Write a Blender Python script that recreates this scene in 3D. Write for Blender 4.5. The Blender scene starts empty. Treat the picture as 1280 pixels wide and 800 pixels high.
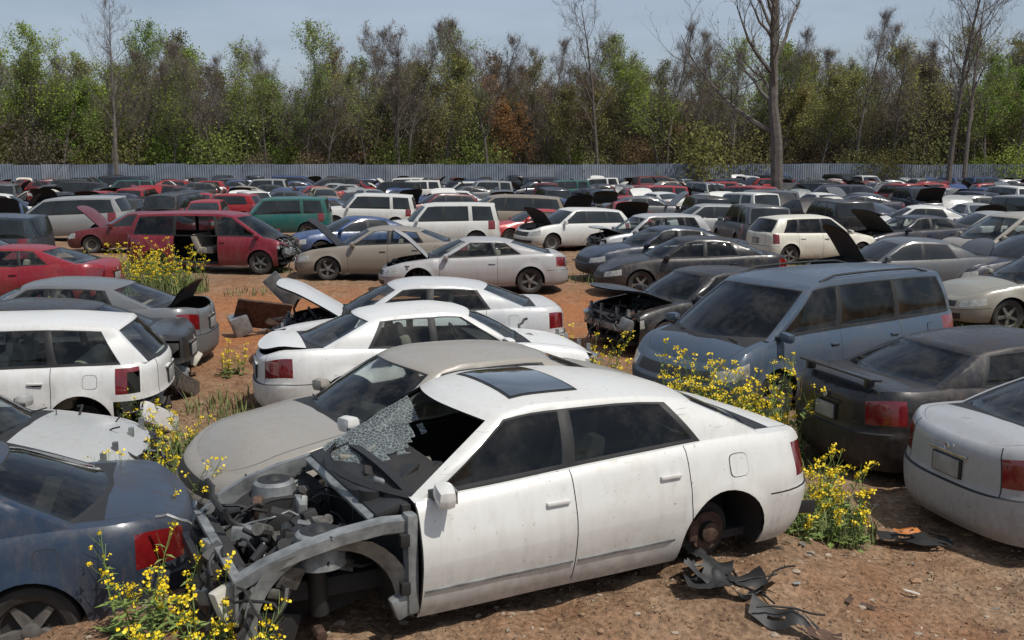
import bpy, bmesh, math, random
import numpy as np
from bisect import bisect_right
from mathutils import Vector, Matrix, noise, Euler
random.seed(7); np.random.seed(7)
rad=math.radians
scene=bpy.context.scene
COL=scene.collection

# ------------------------------------------------------------------ materials
def newmat(name):
    m=bpy.data.materials.new(name); m.use_nodes=True
    nt=m.node_tree; b=nt.nodes['Principled BSDF']
    return m,nt,b
def L(nt,a,b): nt.links.new(a,b)
def ramp(nt,fac,stops):
    r=nt.nodes.new('ShaderNodeValToRGB'); e=r.color_ramp.elements
    while len(e)<len(stops): e.new(.5)
    for i,(p,c) in enumerate(stops):
        e[i].position=p; e[i].color=(c[0],c[1],c[2],1) if not isinstance(c,(int,float)) else (c,c,c,1)
    L(nt,fac,r.inputs[0]); return r
def noise_n(nt,vec,scale,detail=4,rough=.6):
    n=nt.nodes.new('ShaderNodeTexNoise'); n.inputs['Scale'].default_value=scale
    n.inputs['Detail'].default_value=detail; n.inputs['Roughness'].default_value=rough
    if vec is not None: L(nt,vec,n.inputs['Vector'])
    return n
def mixc(nt,fac,a,b,mode='MIX'):
    m=nt.nodes.new('ShaderNodeMix'); m.data_type='RGBA'; m.blend_type=mode
    for s,v in ((0,fac),(6,a),(7,b)):
        if isinstance(v,(int,float)): m.inputs[s].default_value=v
        elif isinstance(v,tuple): m.inputs[s].default_value=(v[0],v[1],v[2],1)
        else: L(nt,v,m.inputs[s])
    return m.outputs[2]
def math_n(nt,op,a,b=None,clamp=False):
    m=nt.nodes.new('ShaderNodeMath'); m.operation=op; m.use_clamp=clamp
    for i,v in enumerate((a,b)):
        if v is None: continue
        if isinstance(v,(int,float)): m.inputs[i].default_value=v
        else: L(nt,v,m.inputs[i])
    return m.outputs[0]
def bump(nt,b,h,strength=.3,dist=.02):
    n=nt.nodes.new('ShaderNodeBump'); n.inputs['Strength'].default_value=strength
    n.inputs['Distance'].default_value=dist; L(nt,h,n.inputs['Height']); L(nt,n.outputs[0],b.inputs['Normal'])
def simple(name,col,rough=.5,metal=0,coat=0,vary=.25,scale=6,bmp=0):
    m,nt,b=newmat(name)
    tc=nt.nodes.new('ShaderNodeTexCoord')
    n=noise_n(nt,tc.outputs['Object'],scale,4)
    d=tuple(c*(1-vary) for c in col); u=tuple(min(1,c*(1+vary)) for c in col)
    r=ramp(nt,n.outputs[0],[(.3,d),(.7,u)])
    L(nt,r.outputs[0],b.inputs['Base Color'])
    b.inputs['Roughness'].default_value=rough; b.inputs['Metallic'].default_value=metal
    b.inputs['Coat Weight'].default_value=coat
    if bmp: bump(nt,b,n.outputs[0],bmp,.01)
    return m

def mat_paint():
    m,nt,b=newmat('car_paint')
    tc=nt.nodes.new('ShaderNodeTexCoord'); oi=nt.nodes.new('ShaderNodeObjectInfo')
    off=math_n(nt,'MULTIPLY',oi.outputs['Random'],57.0)
    va=nt.nodes.new('ShaderNodeVectorMath'); va.operation='ADD'
    L(nt,tc.outputs['Object'],va.inputs[0]); L(nt,off,va.inputs[1])
    n1=noise_n(nt,va.outputs[0],1.5,6,.72); n2=noise_n(nt,va.outputs[0],14,4,.7); n3=noise_n(nt,va.outputs[0],2.4,2,.4)
    mp=nt.nodes.new('ShaderNodeMapping'); mp.inputs['Scale'].default_value=(14,14,1.2); L(nt,va.outputs[0],mp.inputs[0])
    n5=noise_n(nt,mp.outputs[0],1.0,4,.6)
    sep=nt.nodes.new('ShaderNodeSeparateXYZ'); L(nt,tc.outputs['Object'],sep.inputs[0])
    mr=nt.nodes.new('ShaderNodeMapRange'); L(nt,sep.outputs[2],mr.inputs[0])
    mr.inputs[1].default_value=.20; mr.inputs[2].default_value=.66; mr.inputs[3].default_value=.95; mr.inputs[4].default_value=0
    r1=ramp(nt,n1.outputs[0],[(.40,0),(.72,.62)]); r2=ramp(nt,n2.outputs[0],[(.35,.35),(.7,1)]); r5=ramp(nt,n5.outputs[0],[(.46,0),(.72,.5)])
    d=math_n(nt,'ADD',math_n(nt,'ADD',r1.outputs[0],mr.outputs[0]),r5.outputs[0])
    d=math_n(nt,'MULTIPLY',d,r2.outputs[0],True)
    c=mixc(nt,math_n(nt,'MULTIPLY',d,.45),oi.outputs['Color'],(.185,.14,.10))
    n4=noise_n(nt,va.outputs[0],26,3,.6)
    r4=ramp(nt,n4.outputs[0],[(.68,0),(.72,.55)])
    c=mixc(nt,r4.outputs[0],c,(.10,.065,.045))
    # fine scratches
    mp2=nt.nodes.new('ShaderNodeMapping'); mp2.inputs['Scale'].default_value=(3,3,60); mp2.inputs['Rotation'].default_value=(0,.12,0); L(nt,va.outputs[0],mp2.inputs[0])
    n6=noise_n(nt,mp2.outputs[0],1.0,2,.5); r6=ramp(nt,n6.outputs[0],[(.715,0),(.73,.4)])
    c=mixc(nt,r6.outputs[0],c,(.16,.15,.14))
    L(nt,c,b.inputs['Base Color'])
    rr=nt.nodes.new('ShaderNodeMapRange'); L(nt,d,rr.inputs[0]); rr.inputs[3].default_value=.32; rr.inputs[4].default_value=.8
    L(nt,rr.outputs[0],b.inputs['Roughness'])
    cw=nt.nodes.new('ShaderNodeMapRange'); L(nt,d,cw.inputs[0]); cw.inputs[2].default_value=.5; cw.inputs[3].default_value=.5; cw.inputs[4].default_value=.0
    L(nt,cw.outputs[0],b.inputs['Coat Weight']); b.inputs['Coat Roughness'].default_value=.16
    b.inputs['Metallic'].default_value=.06; b.inputs['Specular IOR Level'].default_value=.35
    bump(nt,b,n3.outputs[0],.16,.035)
    return m
def mat_glass(name,tint,spec_op):
    m,nt,b=newmat(name)
    out=nt.nodes['Material Output']
    tc=nt.nodes.new('ShaderNodeTexCoord')
    n=noise_n(nt,tc.outputs['Object'],3,5,.7)
    tr=nt.nodes.new('ShaderNodeBsdfTransparent'); tr.inputs[0].default_value=(*tint,1)
    gl=nt.nodes.new('ShaderNodeBsdfGlossy'); gl.inputs['Roughness'].default_value=.03
    gl.inputs[0].default_value=(.8,.84,.87,1)
    fr=nt.nodes.new('ShaderNodeFresnel'); fr.inputs[0].default_value=1.45
    m1=nt.nodes.new('ShaderNodeMixShader'); L(nt,fr.outputs[0],m1.inputs[0]); L(nt,tr.outputs[0],m1.inputs[1]); L(nt,gl.outputs[0],m1.inputs[2])
    df=nt.nodes.new('ShaderNodeBsdfDiffuse'); df.inputs[0].default_value=(.22,.20,.17,1)
    r=ramp(nt,n.outputs[0],[(.45,.0),(.8,spec_op)])
    m2=nt.nodes.new('ShaderNodeMixShader'); L(nt,r.outputs[0],m2.inputs[0]); L(nt,m1.outputs[0],m2.inputs[1]); L(nt,df.outputs[0],m2.inputs[2])
    L(nt,m2.outputs[0],out.inputs[0]); return m
M_PAINT=mat_paint(); M_GLASS=mat_glass('clear_window_glass',(.82,.88,.86),.25); M_FG=simple('dark_window_glass',(.016,.019,.02),.08,0,.2,.5,1.5)
M_GDARK=mat_glass('dark_privacy_glass',(.26,.28,.28),.15)
M_BLACK=simple('black_rubber_trim',(.016,.016,.016),.6)
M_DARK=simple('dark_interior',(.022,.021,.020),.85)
M_HEAD=simple('headlight_lens',(.36,.35,.31),.12,.3,1,.35,12)
M_TAIL=simple('tail_lamp_red',(.14,.007,.008),.15,0,1,.3,10)
M_TIRE=simple('tire_rubber',(.03,.027,.024),.85,0,0,.35,9,.3)
M_RIM=simple('alloy_rim',(.14,.135,.125),.5,.35,0,.4,9)
M_METAL=simple('bare_grey_metal',(.20,.21,.21),.5,.3,0,.5,7,.2)
M_RUST=simple('rusty_metal',(.075,.042,.028),.85,.1,0,.6,12,.4)
M_PLATE=simple('plate_recess',(.26,.26,.25),.5)
M_SEAT=simple('seat_fabric',(.24,.22,.18),.9)
M_CHROME=simple('chrome_trim',(.5,.5,.5),.25,.9)
M_AMBER=simple('amber_lens',(.55,.20,.05),.2,0,.8,.2)
M_ALU=simple('cast_aluminium',(.12,.115,.105),.6,.4,0,.6,14,.3)
M_WPL=simple('white_plastic_tank',(.5,.48,.41),.5)
SLOT=[M_PAINT,M_GLASS,M_BLACK,M_DARK,M_HEAD,M_TAIL,M_TIRE,M_RIM,M_METAL,M_RUST,M_PLATE,M_SEAT,M_CHROME,M_AMBER,M_ALU,M_WPL]
PAINT,GLASS,BLACK,DARK,HEAD,TAIL,TIRE,RIM,METAL,RUST,PLATE,SEAT,CHROME,AMBER,ALU,WPL=range(16)

# ------------------------------------------------------------------ mesh tools
class MB:
    def __init__(s): s.v=[]; s.f=[]; s.m=[]
    def add(s,vs,fs,mat,M=None):
        o=len(s.v)
        if M is not None: vs=[tuple(M@Vector(p)) for p in vs]
        s.v.extend([tuple(p) for p in vs])
        for i,f in enumerate(fs):
            s.f.append(tuple(o+j for j in f)); s.m.append(mat if isinstance(mat,int) else mat[i])
    def box(s,c,d,mat,rot=(0,0,0),bev=.0,M=None):
        R=Matrix.Translation(c)@Euler([rad(a) for a in rot]).to_matrix().to_4x4()
        if M is not None: R=M@R
        hx,hy,hz=[a/2 for a in d]
        if bev<=0:
            vs=[(x,y,z) for x in(-hx,hx) for y in(-hy,hy) for z in(-hz,hz)]
            s.add(vs,[(0,1,3,2),(4,6,7,5),(0,4,5,1),(2,3,7,6),(0,2,6,4),(1,5,7,3)],mat,R); return
        bm=bmesh.new(); bmesh.ops.create_cube(bm,size=1)
        for v in bm.verts: v.co=Vector((v.co.x*d[0],v.co.y*d[1],v.co.z*d[2]))
        bmesh.ops.bevel(bm,geom=list(bm.edges),offset=min(bev,min(d)*.45),segments=2,profile=.6,affect='EDGES')
        bm.verts.index_update()
        s.add([v.co.copy() for v in bm.verts],[[v.index for v in f.verts] for f in bm.faces],mat,R); bm.free()
    def lathe(s,prof,n,mat,M=None,closed=False):
        vs=[];fs=[];ms=[]
        for r,y in prof:
            for k in range(n):
                a=2*math.pi*k/n; vs.append((r*math.cos(a),y,r*math.sin(a)))
        for i in range(len(prof)-1):
            for k in range(n):
                k2=(k+1)%n
                fs.append((i*n+k,(i+1)*n+k,(i+1)*n+k2,i*n+k2)); ms.append(mat if isinstance(mat,int) else mat[i])
        s.add(vs,fs,ms,M)
    def tube(s,pts,radii,n,mat,M=None,cap=False):
        pts=[Vector(p) for p in pts]; vs=[];fs=[]
        if isinstance(radii,(int,float)): radii=[radii]*len(pts)
        ref=None
        for i,p in enumerate(pts):
            d=(pts[min(i+1,len(pts)-1)]-pts[max(i-1,0)])
            if d.length<1e-6: d=Vector((0,0,1))
            d.normalize()
            if ref is None:
                ref=d.cross(Vector((0,0,1)) if abs(d.z)<.9 else Vector((1,0,0)))
            a=(ref-d*ref.dot(d))
            if a.length<1e-5: a=d.cross(Vector((.3,1,.2)))
            a.normalize(); ref=a; b=d.cross(a)
            for k in range(n):
                t=2*math.pi*k/n; vs.append(p+(a*math.cos(t)+b*math.sin(t))*radii[i])
        for i in range(len(pts)-1):
            for k in range(n):
                k2=(k+1)%n; fs.append((i*n+k,i*n+k2,(i+1)*n+k2,(i+1)*n+k))
        if cap:
            fs.append(tuple(range(n))[::-1]); fs.append(tuple((len(pts)-1)*n+k for k in range(n)))
        s.add(vs,fs,mat,M)
    def cyl(s,a,b,r,n,mat,M=None): s.tube([a,b],r,n,mat,M,True)
    def mesh(s,name,mats,smooth=True,ang=.6):
        me=bpy.data.meshes.new(name); me.from_pydata(s.v,[],s.f)
        for m in mats: me.materials.append(m)
        me.polygons.foreach_set('material_index',s.m)
        if smooth:
            bm=bmesh.new(); bm.from_mesh(me)
            for f in bm.faces: f.smooth=True
            for e in bm.edges:
                if len(e.link_faces)==2:
                    if e.calc_face_angle(0)>ang: e.smooth=False
            bm.to_mesh(me); bm.free()
        me.update(); return me
def obj(name,me,loc=(0,0,0),rot=(0,0,0),scale=1,color=None,parent=None):
    o=bpy.data.objects.new(name,me); COL.objects.link(o)
    o.location=loc; o.rotation_euler=rot
    o.scale=(scale,)*3 if isinstance(scale,(int,float)) else scale
    if color: o.color=(*color[:3],1)
    if parent: o.parent=parent
    return o

class Cv:
    def __init__(s,p):
        s.x=[a for a,b in p]; s.y=[b for a,b in p]; n=len(p)
        d=[(s.y[i+1]-s.y[i])/(s.x[i+1]-s.x[i]) for i in range(n-1)]
        m=[d[0]]
        for i in range(1,n-1): m.append(0 if d[i-1]*d[i]<=0 else 2*d[i-1]*d[i]/(d[i-1]+d[i]))
        m.append(d[-1]); s.m=m
    def __call__(s,x):
        X=s.x
        if x<=X[0]: return s.y[0]
        if x>=X[-1]: return s.y[-1]
        i=bisect_right(X,x)-1; h=X[i+1]-X[i]; t=(x-X[i])/h
        return (s.y[i]*(1+2*t)*(1-t)**2+h*s.m[i]*t*(1-t)**2+s.y[i+1]*t*t*(3-2*t)-h*s.m[i+1]*t*t*(1-t))

# ------------------------------------------------------------------ car types
SP_CAR=[(0,.90),(.08,.935),(.2,.968),(.36,.99),(.52,1.0),(.64,.996),(.72,.985),(.80,.972),(.9,.945),(.96,.92),(1,.89)]
SEDAN=dict(hw=.91,wb=2.80,xf=2.36,xr=-2.46,zs=.20,R=.36,zw=.325,n=2.8,gb=.965,
  Zt=[(-2.46,.93),(-2.2,1.0),(-1.6,1.0),(-.8,.965),(.2,.93),(.9,.905),(1.5,.84),(2.1,.735),(2.36,.67)],
  cr=[(-2.46,.02),(-1.9,.05),(1,.07),(1.8,.085),(2.36,.03)],
  xc=1.12,bw=.30,xwt=.30,bt=.10,xd=-1.92,bd=.24,xrt=-1.12,brt=.12,
  zr=[(-1.15,1.275),(-.6,1.345),(-.1,1.36),(.32,1.305)],rc=.06,yr=.60,
  side=[(.82,.20,'P'),(.75,.11,'G'),(-.18,-.22,'K'),(-.27,-.30,'G'),(-1.14,-.92,'K'),(-1.18,-.96,'P'),(-1.68,-1.00,'P')],
  seams=[.86,-.20,-1.10],sp=SP_CAR,
  fp=[(0,-.09),(.12,-.02),(.3,0),(.5,0),(.6,-.025),(.8,-.07),(.93,-.13),(1,-.20)],
  rp=[(0,.08),(.14,.01),(.3,0),(.48,.0),(.51,.045),(.75,.05),(.92,.055),(1,.10)])
def var(base,**k):
    d=dict(base); d.update(k); return d
HERO=var(SEDAN,xr=-2.52,n=2.35,hw=.905,
  Zt=[(-2.52,.84),(-2.35,.93),(-2.0,.985),(-1.4,1.0),(-.4,.965),(.2,.935),(.9,.90),(1.5,.84),(2.1,.735),(2.36,.67)],
  cr=[(-2.46,.02),(-1.9,.045),(1,.07),(1.8,.085),(2.36,.03)],
  sp=[(0,.875),(.08,.915),(.2,.955),(.36,.985),(.5,1.0),(.62,.995),(.72,.975),(.80,.955),(.9,.925),(.96,.90),(1,.865)],
  xd=-1.96,bd=.20,xrt=-1.36,brt=.10,xc=1.14,
  zr=[(-1.5,1.19),(-1.1,1.295),(-.6,1.358),(-.1,1.37),(.32,1.305)],rc=.055,yr=.595,
  side=[(.82,.20,'P'),(.76,.12,'G'),(-.18,-.22,'K'),(-.25,-.28,'G'),(-1.24,-1.00,'K'),(-1.27,-1.04,'P'),(-1.80,-1.27,'P')])
SEDAN90=var(SEDAN,hw=.88,wb=2.66,xf=2.30,xr=-2.42,n=2.45,
  Zt=[(-2.42,.84),(-2.1,.955),(-1.6,.965),(-.8,.93),(.2,.90),(.9,.885),(1.5,.81),(2.0,.70),(2.30,.60)],
  zr=[(-1.15,1.25),(-.6,1.32),(-.1,1.335),(.32,1.28)],yr=.585,xd=-1.84,xrt=-1.05,
  side=[(.82,.20,'P'),(.75,.11,'G'),(-.18,-.20,'K'),(-.25,-.27,'G'),(-1.03,-.82,'K'),(-1.07,-.86,'P'),(-1.60,-.93,'P')],seams=[.84,-.20,-1.02])
COUPE=var(SEDAN,wb=2.68,xf=2.28,xr=-2.38,n=2.4,Zt=[(-2.38,.86),(-2.1,.95),(-1.5,.955),(-.8,.92),(.2,.88),(.9,.86),(1.5,.79),(2.0,.69),(2.28,.61)],
  zr=[(-1.0,1.20),(-.5,1.27),(0,1.275),(.25,1.235)],yr=.57,xd=-1.95,xrt=-.92,xwt=.2,xc=1.08,
  side=[(.78,.10,'P'),(.70,.01,'G'),(-.52,-.42,'K'),(-.56,-.46,'G'),(-1.15,-.72,'P'),(-1.71,-.80,'P')],seams=[.84,-.55])
MINIVAN=var(SEDAN,hw=.97,wb=3.0,xf=2.48,xr=-2.55,n=3.0,R=.37,zw=.34,zs=.24,
  Zt=[(-2.55,1.10),(-1,1.07),(.8,1.05),(1.5,1.02),(1.9,.95),(2.3,.83),(2.48,.74)],
  cr=[(-2.55,.02),(1,.05),(1.9,.07),(2.48,.02)],
  xc=1.95,bw=.42,xwt=.80,bt=.14,xd=-2.50,bd=.14,xrt=-2.20,brt=.12,
  zr=[(-2.3,1.62),(-1.6,1.67),(-.6,1.69),(.2,1.68),(.85,1.60)],rc=.06,yr=.745,
  side=[(1.53,.66,'P'),(1.44,.57,'G'),(.32,.22,'K'),(.24,.15,'G'),(-.92,-.90,'K'),(-1.0,-.97,'G'),(-2.16,-1.98,'P'),(-2.36,-2.08,'P')],
  seams=[1.42,.30,-.96],
  sp=[(0,.91),(.08,.94),(.2,.97),(.36,.99),(.52,1.0),(.7,.995),(.8,.982),(.92,.955),(1,.92)],
  fp=[(0,-.09),(.12,-.02),(.3,0),(.45,0),(.6,-.04),(.8,-.11),(.93,-.18),(1,-.25)],
  rp=[(0,.08),(.12,.01),(.3,0),(.42,.005),(.46,.04),(.75,.045),(1,.055)])
SUV=var(MINIVAN,hw=.91,wb=2.68,xf=2.20,xr=-2.28,R=.40,zw=.37,zs=.32,
  Zt=[(-2.28,1.08),(-1,1.07),(.8,1.05),(1.3,1.03),(1.9,.96),(2.2,.88)],cr=[(-2.28,.02),(1,.04),(1.8,.05),(2.2,.02)],
  xc=1.12,bw=.25,xwt=.50,bt=.08,xd=-2.24,bd=.1,xrt=-2.06,brt=.06,
  zr=[(-2.1,1.62),(-1,1.66),(0,1.66),(.55,1.60)],rc=.05,yr=.70,
  side=[(.87,.42,'P'),(.80,.33,'G'),(-.12,-.15,'K'),(-.2,-.22,'G'),(-1.08,-1.05,'P'),(-1.22,-1.18,'G'),(-1.98,-1.86,'P'),(-2.14,-2.0,'P')],
  seams=[.90,-.16,-1.15],fp=[(0,-.06),(.12,-.01),(.3,0),(.45,0),(.6,-.02),(.8,-.05),(.93,-.08),(1,-.13)])
HATCH=var(SEDAN90,wb=2.60,xf=2.12,xr=-2.06,hw=.87,
  Zt=[(-2.06,1.0),(-1,.975),(.8,.93),(1.3,.88),(1.8,.78),(2.12,.68)],cr=[(-2.06,.02),(1,.05),(1.7,.07),(2.12,.02)],
  xc=1.22,bw=.30,xwt=.38,bt=.1,xd=-1.98,bd=.12,xrt=-1.62,brt=.06,zr=[(-1.65,1.39),(-.8,1.45),(0,1.45),(.4,1.39)],rc=.055,yr=.62,
  side=[(.92,.28,'P'),(.84,.19,'G'),(-.08,-.12,'K'),(-.15,-.18,'G'),(-.95,-.90,'K'),(-1.02,-.95,'G'),(-1.50,-1.28,'P'),(-1.86,-1.56,'P')],seams=[.86,-.12,-1.0])
WAGON=var(HATCH,zr=[(-1.75,1.38),(-.8,1.45),(0,1.45),(.4,1.39)],hw=.89,xf=2.2,xr=-2.2,
  Zt=[(-2.2,1.0),(-1,.985),(.8,.95),(1.3,.9),(1.8,.80),(2.2,.68)],xd=-2.12,xrt=-1.72,
  side=[(.92,.28,'P'),(.84,.19,'G'),(-.08,-.12,'K'),(-.15,-.18,'G'),(-.98,-.92,'K'),(-1.05,-.97,'G'),(-1.75,-1.50,'P'),(-2.0,-1.66,'P')])

G_NEAR=[0,.05,.10,.14,.20,.27,.34,.42,.485,.50,.55,.60,.66,.72,.78,.84,.90,.96,1.0]
G_FAR=[0,.14,.34,.50,.60,.75,.90,1.0]
V_NEAR=[1,.985,.965,.875,.864,.75,.6,.45,.3,.15,0]
V_FAR=[1,.965,.87,.6,.3,0]
T_NEAR=[0,.055,.2,.4,.6,.78,.90,.96,1.0]
T_FAR=[0,.06,.5,.90,1.0]
W_NEAR=[1,.965,.9,.8,.65,.45,.22,0]
W_FAR=[1,.93,.6,.3,0]

def build_car(P,near=True,hood='closed',trunk='closed',cut=None,wheels=(1,1,1,1),nows=False,sunroof=False,seed=0,
              hood_ang=52,strip=False,slide=False,extra=None,spoiler=False,nofascia=False,norear=False,rimstyle=0,tint=None,rails=False,notail=False,hoodmat=0,ndent=5,trunk_ang=60,doormat=None):
    rnd=random.Random(seed)
    hw,wb,xf,xr,zs,R,zw,n,gb=[P[k] for k in('hw','wb','xf','xr','zs','R','zw','n','gb')]
    Zt,cr,sp,fp,rp,zr=[Cv(P[k]) for k in('Zt','cr','sp','fp','rp','zr')]
    lf=xf-wb/2-R-.03; lr=-wb/2-R-.03-xr
    van=P['xd']-xr<.25
    def plan(x):
        if x>xf-lf: u=min(1,(x-(xf-lf))/lf); return hw*max(0,1-u**n)**(1/n)
        if x<xr+lr: u=min(1,((xr+lr)-x)/lr); return hw*max(0,1-u**n)**(1/n)
        return hw
    def ztop(x,y): return Zt(x)+cr(x)*(1-(y/hw)**2)
    def sy(x,z):
        y=plan(x); zt=ztop(x,y*.9); rel=(z-zs)/(zt-zs); return y*sp(rel)
    G,V,T,W=(G_NEAR,V_NEAR,T_NEAR,W_NEAR) if near else (G_FAR,V_FAR,T_FAR,W_FAR)
    phis=[0,3,8,15,23,30,31,38,44,52,61,70,78,85,90] if near else [0,10,30,50,68,82,90]
    cols=[]
    for p in phis:
        c=max(math.cos(rad(p)),0); s_=math.sin(rad(p))
        cols.append([xf-lf+lf*c**(2/n) if p<90 else xf-lf,hw*s_**(2/n),c**.9,0,zs,0])
    side=[]
    for xw in(wb/2,-wb/2):
        st=10 if near else 22.5
        k=0
        while k<=180:
            a=rad(k); x=xw+R*math.cos(a); side.append((x,zw+R*math.sin(a),0)); k+=st
        side.append((xw+R+.002,zs,0)); side.append((xw-R-.002,zs,0))
    a0,b0=wb/2-R-.002,-wb/2+R+.002
    nn=18 if near else 5
    for i in range(1,nn): side.append((a0+(b0-a0)*i/nn,zs,0))
    def zbot(x):
        for xw in(wb/2,-wb/2):
            if abs(x-xw)<R: return zw+math.sqrt(R*R-(x-xw)**2)
        return zs
    if near:
        for sx in P['seams']:
            for d in(.004,-.004): side.append((sx+d,zbot(sx+d),1 if d>0 else 0))
    side.sort(key=lambda t:-t[0])
    for x,zb,sm in side:
        if x<xf-lf and x>xr+lr: cols.append([x,hw,0,0,zb,sm])
    for p in reversed(phis):
        c=max(0,math.cos(rad(p))); s_=math.sin(rad(p))
        cols.append([xr+lr-lr*c**(2/n) if p<90 else xr+lr,hw*s_**(2/n),0,c**.9,zs,2 if (p==31 and near) else 0])
    bm=bmesh.new(); tag=bm.faces.layers.int.new('tag'); vd={}
    def BV(p):
        k=(round(p[0]*5000),round(p[1]*5000),round(p[2]*5000))
        if k not in vd: vd[k]=bm.verts.new(p)
        return vd[k]
    def BF(pts,mat,tg,sides=(1,-1)):
        for s_ in sides:
            vs=[]
            for p in pts:
                v=BV((p[0],s_*p[1],p[2]))
                if v not in vs: vs.append(v)
            if len(vs)<3: continue
            if s_<0: vs.reverse()
            try: f=bm.faces.new(vs)
            except ValueError: continue
            f.material_index=mat; f[tag]=tg; f.smooth=True
    rows=[];tops=[]
    for x0,y0,wf,wr,zb,sm in cols:
        ye=y0*sp(1); zt=ztop(x0,ye); r=[]
        for g in G:
            z=max(zs+(zt-zs)*g,zb); rel=(z-zs)/(zt-zs)
            y=y0*sp(rel)
            for xw in(wb/2,-wb/2):
                dd=math.hypot(x0-xw,z-zw)-R
                if dd<.2 and y0>hw*.9 and z>zs+.02: y+=.018*math.exp(-(max(dd,0)/.05)**2)
            r.append((x0+wf*fp(rel)+wr*rp(rel),y,z))
        rows.append(r)
        xe=r[-1][0]; t=[]
        for v in V:
            y=ye*v; t.append((xe,y,ztop(x0,y)))
        t[0]=r[-1]; tops.append(t)
    xA=P['xc']-.34; xB=P['xd']+(.40 if not van else .05)
    for i in range(len(cols)-1):
        c0,c1=cols[i],cols[i+1]; xm=(c0[0]+c1[0])/2
        wf=(c0[2]+c1[2])/2; wr=(c0[3]+c1[3])/2
        for k in range(len(G)-1):
            g=(G[k]+G[k+1])/2; mat=PAINT
            if c0[5]==1 and g>.06: mat=BLACK
            if c0[5]==2 and g>.5: mat=BLACK
            if near and .485<=g<=.50 and (wf>.02 or wr>.02): mat=BLACK
            if .60<g<.84 and .16<wf<.80: mat=HEAD
            if .60<g<.84 and wf>.86: mat=BLACK
            if .10<g<.34 and wf>.72: mat=BLACK
            if not notail and mat!=BLACK and ((.60<g<.90 and .42<wr<(.84)) if not van else (.6<g<.97 and .05<wr<.5)): mat=TAIL
            tg=6 if wf>0 else (11 if (wr>0 and g<.5) else 0)
            if norear and wr>.3 and .5<g<.9 and mat==TAIL: tg=11
            BF([rows[i][k],rows[i+1][k],rows[i+1][k+1],rows[i][k+1]],mat,tg)
        for k in range(len(V)-1):
            v=(V[k]+V[k+1])/2
            if v<.96 and xB<xm<xA: continue
            mat=PAINT; tg=9
            if xm>P['xc']-.02:
                tg=1 if v<.87 else 10
                if tg==1 and hoodmat: mat=hoodmat
                if near and .864<v<.875: mat=BLACK; tg=10
            elif xm<P['xd']+.02:
                tg=2 if v<.87 else 9
                if near and .864<v<.875: mat=BLACK; tg=9
            else:
                mat=BLACK if v<.87 else PAINT
            BF([tops[i][k],tops[i+1][k],tops[i+1][k+1],tops[i][k+1]],mat,tg)
    fr=[0,.2,.4,.6,.8,.93,1] if near else [0,.5,.92,1]
    gc=[]; S=P['side']
    def base(x,y): return (x,y,ztop(x,y)-.006)
    zroof=lambda x,y: zr(x)+P['rc']*(1-(abs(y)/P['yr'])**2.4)
    ybA=plan(S[0][0])*sp(1)*gb; ybC=plan(S[-1][0])*sp(1)*gb
    yrf=P['yr']*.95; yrr=P['yr']*.93
    for f in fr[:-1]:
        bx=P['xc']-(P['xc']-S[0][0])*f*f; tx=P['xwt']-(P['xwt']-S[0][1])*f*f
        gc.append((base(bx,f*ybA),(tx,f*yrf),'W' if f<fr[-2] else 'P',1-f**4*.9))
    ns=len(S)
    def yrx(x):
        t=(x-S[-1][1])/(S[0][1]-S[-1][1]); return yrr+(yrf-yrr)*t+(P['yr']-yrf)*4*t*(1-t)
    for a in range(ns):
        xb,xt,kd=S[a]; seg=[(xb,xt)]
        if a<ns-1:
            m=(4 if near else 2) if S[a][0]-S[a+1][0]>.3 else 1
            seg=[(xb+(S[a+1][0]-xb)*j/m,xt+(S[a+1][1]-xt)*j/m) for j in range(m)]
        for (q,w) in seg:
            gc.append((base(q,plan(q)*sp(1)*gb),(w,yrx(w)),kd if a<ns-1 else 'P',0))
    for f in reversed(fr[:-1]):
        bx=P['xd']+(S[-1][0]-P['xd'])*f*f; tx=P['xrt']+(S[-1][1]-P['xrt'])*f*f
        gc.append((base(bx,f*ybC),(tx,f*yrr),'R',-(1-f**4*.9)))
    grow=[];groof=[]
    for b,(tx,ty),kd,fb in gc:
        tz=zroof(tx,ty); r=[]
        for t in T:
            bl=math.sin(math.pi*t); fk=fb if fb>0 else fb*.3
            x=b[0]+(tx-b[0])*t+.04*bl*fk; y=b[1]+(ty-b[1])*t+.038*bl*(1-abs(fb)); z=b[2]+(tz-b[2])*t+.02*bl*abs(fk)
            r.append((x,y,z))
        grow.append(r); groof.append([(tx,ty*w,zroof(tx,ty*w)) for w in W])
    t0,t1=T[1],.90
    for i in range(len(gc)-1):
        kd=gc[i][2]
        for k in range(len(T)-1):
            t=(T[k]+T[k+1])/2; ing=t0<t<t1; tg=8; mat=PAINT
            if kd=='W' : mat,tg=(GLASS,3) if ing else (PAINT if t>.9 else BLACK,8)
            elif kd=='R' : mat,tg=(GLASS,5) if ing else (PAINT if t>.9 else BLACK,8)
            elif kd=='G': mat,tg=(GLASS,4) if ing else (BLACK if t<.1 else PAINT,8)
            elif kd=='K': mat=BLACK if t<.92 else PAINT
            BF([grow[i][k],grow[i+1][k],grow[i+1][k+1],grow[i][k+1]],mat,tg)
        for k in range(len(W)-1):
            BF([groof[i][k],groof[i+1][k],groof[i+1][k+1],groof[i][k+1]],PAINT,7)
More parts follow.
